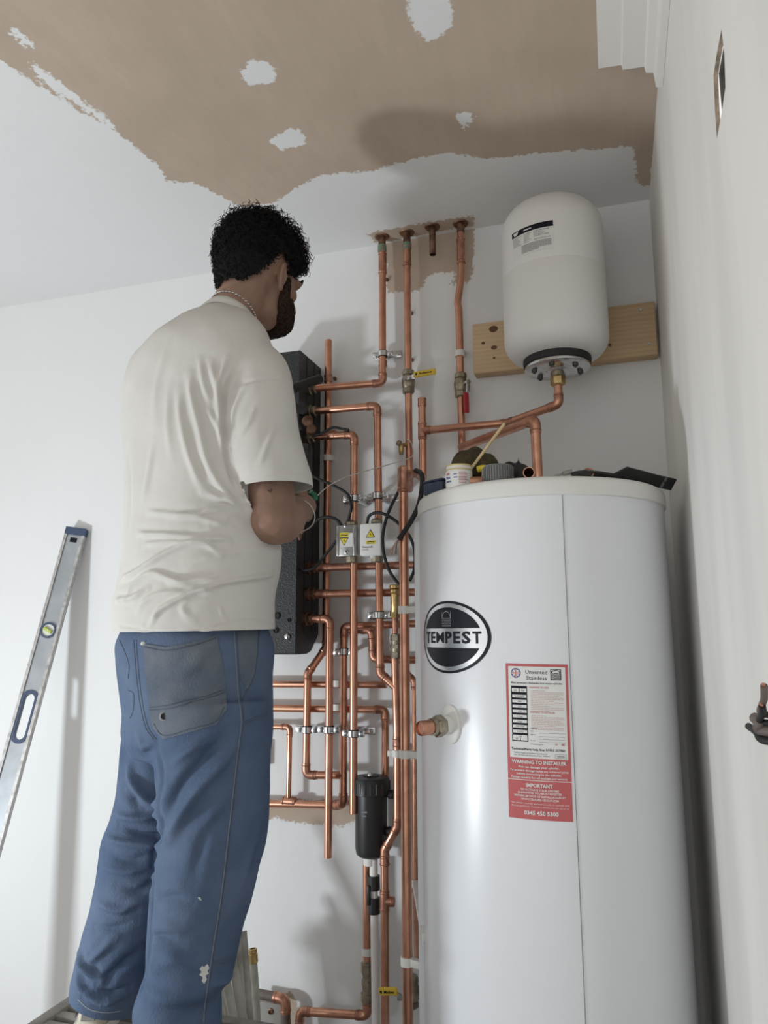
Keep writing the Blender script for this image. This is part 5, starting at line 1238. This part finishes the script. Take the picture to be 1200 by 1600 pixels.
# collar band: a ribbed ring around the neck
bvb = BVHTree.FromPolygons([tuple(c+base_of(man)) for c in coords(bm_)], [tuple(p.vertices) for p in bm_.polygons])
nb = D(362, 509, 1.675); cn = nrm(V(0, 0, 1)+FB*.62+SB*.0); ca = nrm(np.cross(cn, SB)); cb2 = np.cross(cn, ca)
def neck(t, up, off):
    d = nrm(SB*math.cos(t)+ca*math.sin(t)); o_ = nb+cn*up; h = bvb.ray_cast(Vector(o_+d*.10), Vector(-d))
    r0 = .10-h[3] if h[0] is not None else .06
    return o_+d*(min(max(r0, .045), .085)+off), d
clr = MB(); rg = []
rr_ = [np.linalg.norm(neck(2*PI*k/40, 0, 0)[0]-nb) for k in range(40)]
for k in range(41):
    t = 2*PI*k/40; d = nrm(SB*math.cos(t)+ca*math.sin(t)); c = nb+d*(np.mean([rr_[(k+q) % 40] for q in (-3, -2, -1, 0, 1, 2, 3)])+.004)
    rg.append([c+d*.0035*x+cn*.011*y for x, y in ((-1, 1), (0, 1.15), (1, .9), (2.6, -1.3), (.4, -1.3))])
clr.loft(rg, False); part('collar', clr, RIB, ts, 'ribbed crew collar', ang=180)
# --- necklace, bracelet, wire tool
nk = MB(); 
for k in range(64):
    t = 2*PI*k/64; p, d = neck(t, .017, .002); tg = nrm(np.cross(cn, d)); nk.ell(p, (.0036, .0016, .0021), np.stack([nrm(tg+cn*.35), d, nrm(np.cross(tg, d))], 1), 8, 6)
part('necklace', nk, CHROME, man, 'silver chain necklace')
bc_ = elR+(wrR-elR)*.80; bdv = nrm(wrR-elR)
part('bracelet', MB().torus(bc_+V(0, 0, -.008)+bdv*.0, nrm(bdv+Z_*.5), .044, .0012, 32, 6), CREAM, man, 'thin pale cord round the wrist')
part('scar', MB().tube([np.array(bvb.ray_cast(Vector(CAM), Vector(ray(x, y)))[0]) for x, y in ((418, 766), (422, 769), (424, 764))], .0022, 6), mat('scar_skin', (.12, .07, .05), .6), man)
tl_ = thing('wire_tool', 'small green plastic piece held in the hand by the black box', 'tool', D(489, 776, 1.80))
part('tool_body', MB().tube(crv([D(485, 768, 1.79), D(489, 773, 1.795), D(492, 782, 1.80)]), [.007]*8+[.010]*8+[.006], 12), GREEN, tl_)
# --- jeans
jn_ = MB()
ring_loft(jn_, [(940, 205, 402, 1.58, .86), (965, 202, 406, 1.576, .86), (988, 194, 414, 1.572, .86), (1008, 187, 422, 1.57, .86), (1030, 189, 423, 1.568, .87), (1060, 193, 422, 1.564, .88), (1110, 198, 421, 1.558, .88), (1150, 196, 420, 1.552, .84), (1180, 204, 414, 1.548, .70)], 5, pw=2.25)
def leg(rows):
    ring_loft(jn_, rows, 5, pw=2.1)
leg([(1090, 240, 420, 1.50, 1.0), (1170, 246, 421, 1.485, 1.1), (1250, 248, 419, 1.47, 1.12), (1310, 251, 415, 1.455, 1.1), (1360, 242, 404, 1.445, 1.1), (1410, 238, 391, 1.43, 1.1), (1460, 235, 376, 1.415, 1.1), (1510, 231, 367, 1.40, 1.1), (1532, 224, 362, 1.393, 1.1), (1552, 217, 346, 1.388, 1.1), (1580, 212, 346, 1.38, 1.1), (1620, 216, 344, 1.37, 1.1), (1672, 224, 336, 1.352, 1.05)])
leg([(1090, 198, 340, 1.62, 1.0), (1160, 195, 332, 1.605, 1.1), (1230, 186, 322, 1.59, 1.12), (1275, 177, 316, 1.58, 1.12), (1310, 165, 308, 1.57, 1.1), (1350, 158, 298, 1.56, 1.1), (1410, 146, 284, 1.545, 1.1), (1470, 129, 266, 1.53, 1.1), (1520, 117, 252, 1.515, 1.1), (1550, 114, 240, 1.507, 1.1), (1575, 114, 222, 1.50, 1.05), (1600, 116, 214, 1.495, 1.0)])
jme = remesh(jn_, .006, 4, .55)
for cpt, ax_ in ((D(280, 1664, 1.354), V(0, 0, -1)), (D(165, 1566, 1.499), V(0, 0, -1)-udir*.28)): cut(jme, cpt, nrm(ax_), lambda p, c=cpt: np.linalg.norm(p-c) < .14)
subdiv(jme)
noise_disp(jme, .0022, 28, 12); noise_disp(jme, .0009, 70, 13)
J1 = [([(246, 1164), (254, 1220), (247, 1254), (253, 1300), (242, 1333), (239, 1392), (236, 1431), (233, 1482), (224, 1538), (212, 1572)], .008, -.004),
      ([(350, 1150), (320, 1185), (285, 1225), (262, 1265), (256, 1290)], .012, -.010), ([(372, 1158), (340, 1200), (305, 1240), (280, 1280), (262, 1310)], .012, .010),
      ([(335, 1150), (300, 1170), (265, 1195)], .010, .008), ([(358, 1240), (330, 1275), (300, 1310)], .012, .006), ([(325, 1290), (312, 1330), (300, 1380)], .012, -.005),
      ([(200, 1190), (205, 1215), (225, 1245), (245, 1258)], .010, .010), ([(196, 1235), (210, 1250), (220, 1265)], .010, -.009), ([(188, 1290), (215, 1300), (250, 1306)], .009, -.009), ([(182, 1275), (220, 1278), (248, 1272)], .008, .008),
      ([(165, 1310), (200, 1318), (248, 1320)], .009, .008), ([(160, 1355), (200, 1362), (240, 1352)], .009, .006), ([(165, 1335), (205, 1345), (238, 1335)], .008, -.005), ([(185, 1385), (215, 1392), (238, 1380)], .009, -.006),
      ([(150, 1410), (185, 1422), (215, 1412), (228, 1420)], .009, .007), ([(150, 1450), (180, 1450), (210, 1440)], .008, -.005), ([(130, 1485), (140, 1500), (155, 1490), (180, 1465)], .008, .006),
      ([(122, 1490), (135, 1515), (158, 1532), (150, 1540)], .008, .012), ([(118, 1520), (130, 1545), (150, 1560)], .007, .009), ([(140, 1505), (160, 1530), (200, 1500), (225, 1480)], .011, -.007),
      ([(138, 1558), (160, 1566), (195, 1555)], .007, .010), ([(150, 1548), (175, 1552), (200, 1545)], .007, -.008),
      ([(240, 1440), (280, 1450), (300, 1440)], .012, .005), ([(262, 1470), (290, 1490), (320, 1480)], .012, -.005), ([(245, 1405), (275, 1402), (300, 1410)], .008, -.004), ([(236, 1465), (250, 1462), (270, 1465)], .006, -.005),
      ([(240, 1510), (270, 1500), (310, 1505)], .012, .006), ([(222, 1545), (260, 1560), (310, 1552)], .014, .006), ([(330, 1540), (348, 1535), (362, 1525)], .008, .008),
      ([(404, 1300), (390, 1340), (375, 1400)], .012, .005), ([(215, 1150), (225, 1165), (240, 1160)], .008, .006), ([(210, 1170), (225, 1180), (240, 1172)], .008, -.006),
      ([(330, 1010), (300, 1040), (270, 1060)], .012, .004), ([(318, 1030), (338, 1040), (346, 1075)], .010, .003)]
folds(jme, J1, 1.9)
jme = shell(jme, .002)
jw = place('jeans', jme, DENIM, man, 'loose faded blue jeans with paint marks')
jsurf = bpy.data.meshes.new('js'); bmx = bmesh.new(); bmx.from_mesh(jme); bmx.to_mesh(jsurf); bmx.free(); setco(jsurf, coords(jme)+base_of(man))
JB = BVHTree.FromPolygons([tuple(c) for c in coords(jsurf)], [tuple(p.vertices) for p in jsurf.polygons])
def jhit(x, y, off=0.0):
    h = JB.ray_cast(Vector(CAM), Vector(ray(x, y)))
    return None if h[0] is None else np.array(h[0])+nrm(np.array(h[1])-2*min(0, np.array(h[1])@-ray(x, y))*0)*off*(1 if np.array(h[1])@ray(x, y) < 0 else -1)
def patch(name, poly, mt, th, label=None, step=7):
    pl = np.array(poly, float); X0, Y0 = pl.min(0); X1, Y1 = pl.max(0)
    bd2 = [];
    for i in range(len(pl)):
        a, b_ = pl[i], pl[(i+1) % len(pl)]; k = max(1, int(np.linalg.norm(b_-a)/step)); bd2 += [a+(b_-a)*j/k for j in range(k)]
    gx, gy = np.meshgrid(np.arange(X0+step/2, X1, step), np.arange(Y0+step/2, Y1, step)); g = np.stack([gx.ravel(), gy.ravel()], 1)
    g = g[sdf_poly(g, pl) > step*.45]; pts = [Vector(p) for p in bd2]+[Vector(p) for p in g]; nb_ = len(bd2)
    r = geometry.delaunay_2d_cdt(pts, [(i, (i+1) % nb_) for i in range(nb_)], [], 1, 1e-4)
    vs = [jhit(p[0], p[1], th) for p in r[0]]; lo_ = [jhit(p[0], p[1], -.001) for p in r[0]]
    if any(v is None for v in vs): vs = [v if v is not None else np.array(vs[0]) for v in vs]; lo_ = [v if v is not None else np.array(vs[0]) for v in lo_]
    mb = MB(); fs_ = [tuple(f) for f in r[2]]; n = len(vs); ec = {}
    for f in fs_:
        for a, b_ in zip(f, f[1:]+f[:1]): ec[(a, b_)] = 1
    mb.add(vs+lo_, fs_+[(b_, a, a+n, b_+n) for (a, b_) in ec if (b_, a) not in ec])
    return part(name, mb, mt, jw, label, ang=60)
def seam(name, pts, mt=THREAD, r=.0009, off=.0002, dense=10):
    q = [jhit(p[0], p[1], off) for p in crv([V(x, y, 0) for x, y in pts], dense)]; q = [p for p in q if p is not None]
    q2 = [q[0]]
    for p in q[1:]:
        if np.linalg.norm(p-q2[-1]) < .06: q2.append(p)
    return part(name, MB().tube(q2, r, 6), mt, jw)
THREADM = mat('faded_thread', (.20, .22, .25), .8)
bpk = patch('back_pocket', [(225, 1006), (260, 1011), (300, 1004), (338, 993), (346, 1030), (352, 1071), (354, 1107), (338, 1132), (300, 1143), (256, 1155), (239, 1137), (233, 1095), (228, 1050)], DENIMW, .0022, 'worn grey-blue back pocket')
seam('pocket_stitch', [(235, 1105), (270, 1101), (310, 1091), (350, 1077)], off=.0026); seam('pocket_stitch', [(235, 1109), (270, 1106), (310, 1096), (351, 1081)], off=.0026)
seam('pocket_stitch', [(242, 1131), (258, 1149), (300, 1138), (336, 1127), (350, 1104)], off=.0026); seam('pocket_stitch', [(227, 1011), (260, 1016), (300, 1009), (337, 998)], off=.0026)
p = jhit(258, 1119, .0024); nv = nrm(CAM-p); part('pocket_hole', MB().lathe([(.0001, .0004), (.005, .0004), (.0065, .0008), (.009, .0)], p, nv, 12), BLACKR, jw)
part('hole_fray', MB().torus(p+nv*.0006, nv, .0075, .0016, 12, 6), THREADL, jw)
p = jhit(224.5, 1006, .002); part('rivet', MB().lathe([(.0045, 0), (.0045, .002), (.002, .003)], p, nrm(CAM-p), 12), CHROME, jw)
patch('front_pocket_lining', [(370, 986), (403, 982), (401, 1020), (397, 1052), (386, 1078), (375, 1060), (372, 1020)], DENIMW, .0012, 'worn denim inside the slanted front pocket')
seam('pocket_edge', [(405, 982), (402, 1020), (398, 1050), (391, 1070), (383, 1081)], r=.0018); seam('pocket_edge', [(383, 1081), (378, 1100), (381, 1128)])
for dx in (0, 4): seam('side_seam', [(366+dx, 986), (369+dx, 1040), (372+dx, 1085), (377+dx, 1125), (372+dx*.6, 1170), (364+dx*.6, 1240), (357+dx*.6, 1302), (346+dx*.6, 1397), (332+dx*.6, 1487), (320+dx*.6, 1572), (318, 1598)], THREADM if dx == 0 else THREAD)
for dy in (0, 4): seam('panel_stitch', [(382, 1128+dy), (400, 1120+dy), (418, 1114+dy)])
for dy in (0, 5): seam('knee_stitch', [(333, 1503+dy), (348, 1500+dy), (365, 1496+dy)])
for dx in (0, 4): seam('centre_seam', [(209+dx, 1000), (212+dx, 1040), (215+dx, 1070), (220+dx, 1105), (228+dx, 1137), (240+dx, 1155)])
seam('left_pocket_edge', [(187, 1000), (196, 1020), (202, 1040), (200, 1060)]); seam('left_pocket_edge', [(200, 1078), (209, 1085), (208, 1110), (203, 1122)])
for dx in (0,): seam('hip_seam', [(322, 1000), (333, 1010), (340, 1040), (343, 1070)])
seam('cuff_stitch', [(122, 1562), (140, 1577), (165, 1582), (188, 1580)], THREADL)
PAINTM = mat('dried_plaster', (.62, .62, .60), .9)
for pl in ([(312, 1514), (316, 1509), (319, 1511), (324, 1506), (327, 1512), (324, 1517), (326, 1521), (321, 1524), (323, 1530), (319, 1537), (315, 1533), (317, 1527), (311, 1523), (315, 1519)], [(309, 1402), (313, 1402), (315, 1407), (311, 1405)]): patch('plaster_splash', pl, PAINTM, .0008, step=3)
# --- shoes
def shoe(heel, fwd, label):
    fwd = nrm(fwd*V(1, 1, 0)); sd = V(fwd[1], -fwd[0], 0); z0 = PZ
    rt = bpy.data.objects.new('shoe', None)
    mb = MB(); rg = []
    for x, hw, h in ((-.004, .020, .060), (.005, .030, .082), (.03, .037, .092), (.07, .038, .098), (.11, .038, .092), (.15, .043, .072), (.20, .047, .055), (.25, .042, .045), (.275, .028, .036), (.285, .010, .026)):
        c = heel+fwd*x; rg.append([V(c[0], c[1], 0)+sd*hw*math.cos(t)*(1-.25*max(0, math.sin(t)))+V(0, 0, z0+.018+max(0, math.sin(t))*h-(0 if math.sin(t) > 0 else 0)) for t in np.linspace(0, 2*PI, 20, endpoint=False)])
    mb.loft(rg); o = part('shoe', mb, SHOE, man, label, ang=180)
    so_ = MB(); so_.loft([[V(*(heel+fwd*x)[:2], 0)+sd*hw*s+V(0, 0, z0+z) for s, z in ((-1, .001), (1, .001), (1.02, .026), (-1.02, .026))] for x, hw in ((-.010, .022), (.0, .034), (.05, .041), (.11, .041), (.16, .046), (.21, .050), (.26, .043), (.285, .024), (.292, .008))])
    part('sole', so_, CAPW, o)
    tb_ = MB(); c = heel+fwd*.004
    tb_.loft([[V(c[0], c[1], 0)+fwd*(x+xx)+sd*.014*s+V(0, 0, z0+z) for s, z, xx in ((-1, .04, 0), (1, .04, 0), (.8, .085, .004), (-.8, .085, .004))] for x in (-.016, .004)]); part('heel_tab', tb_, SHOED, o)
    for s in (-1, 1):
        pn = MB(); pn.loft([[V(*(heel+fwd*x)[:2], 0)+sd*s*(hw+e)+V(0, 0, z0+z) for z, hw in ((.03, w0), (.058, w0-.001))] for x, w0, e in ((.02, .036, .003), (.06, .0395, .003), (.1, .0395, .003), (.13, .041, .003))], False, False); part('side_panel', pn, SHOED, o)
    return o
shoe(V(hl[0], hl[1], PZ), fdL, 'cream trainer, heel showing under the left cuff')
shoe(V(hr[0], hr[1], PZ), fdR, 'cream trainer below the right cuff')
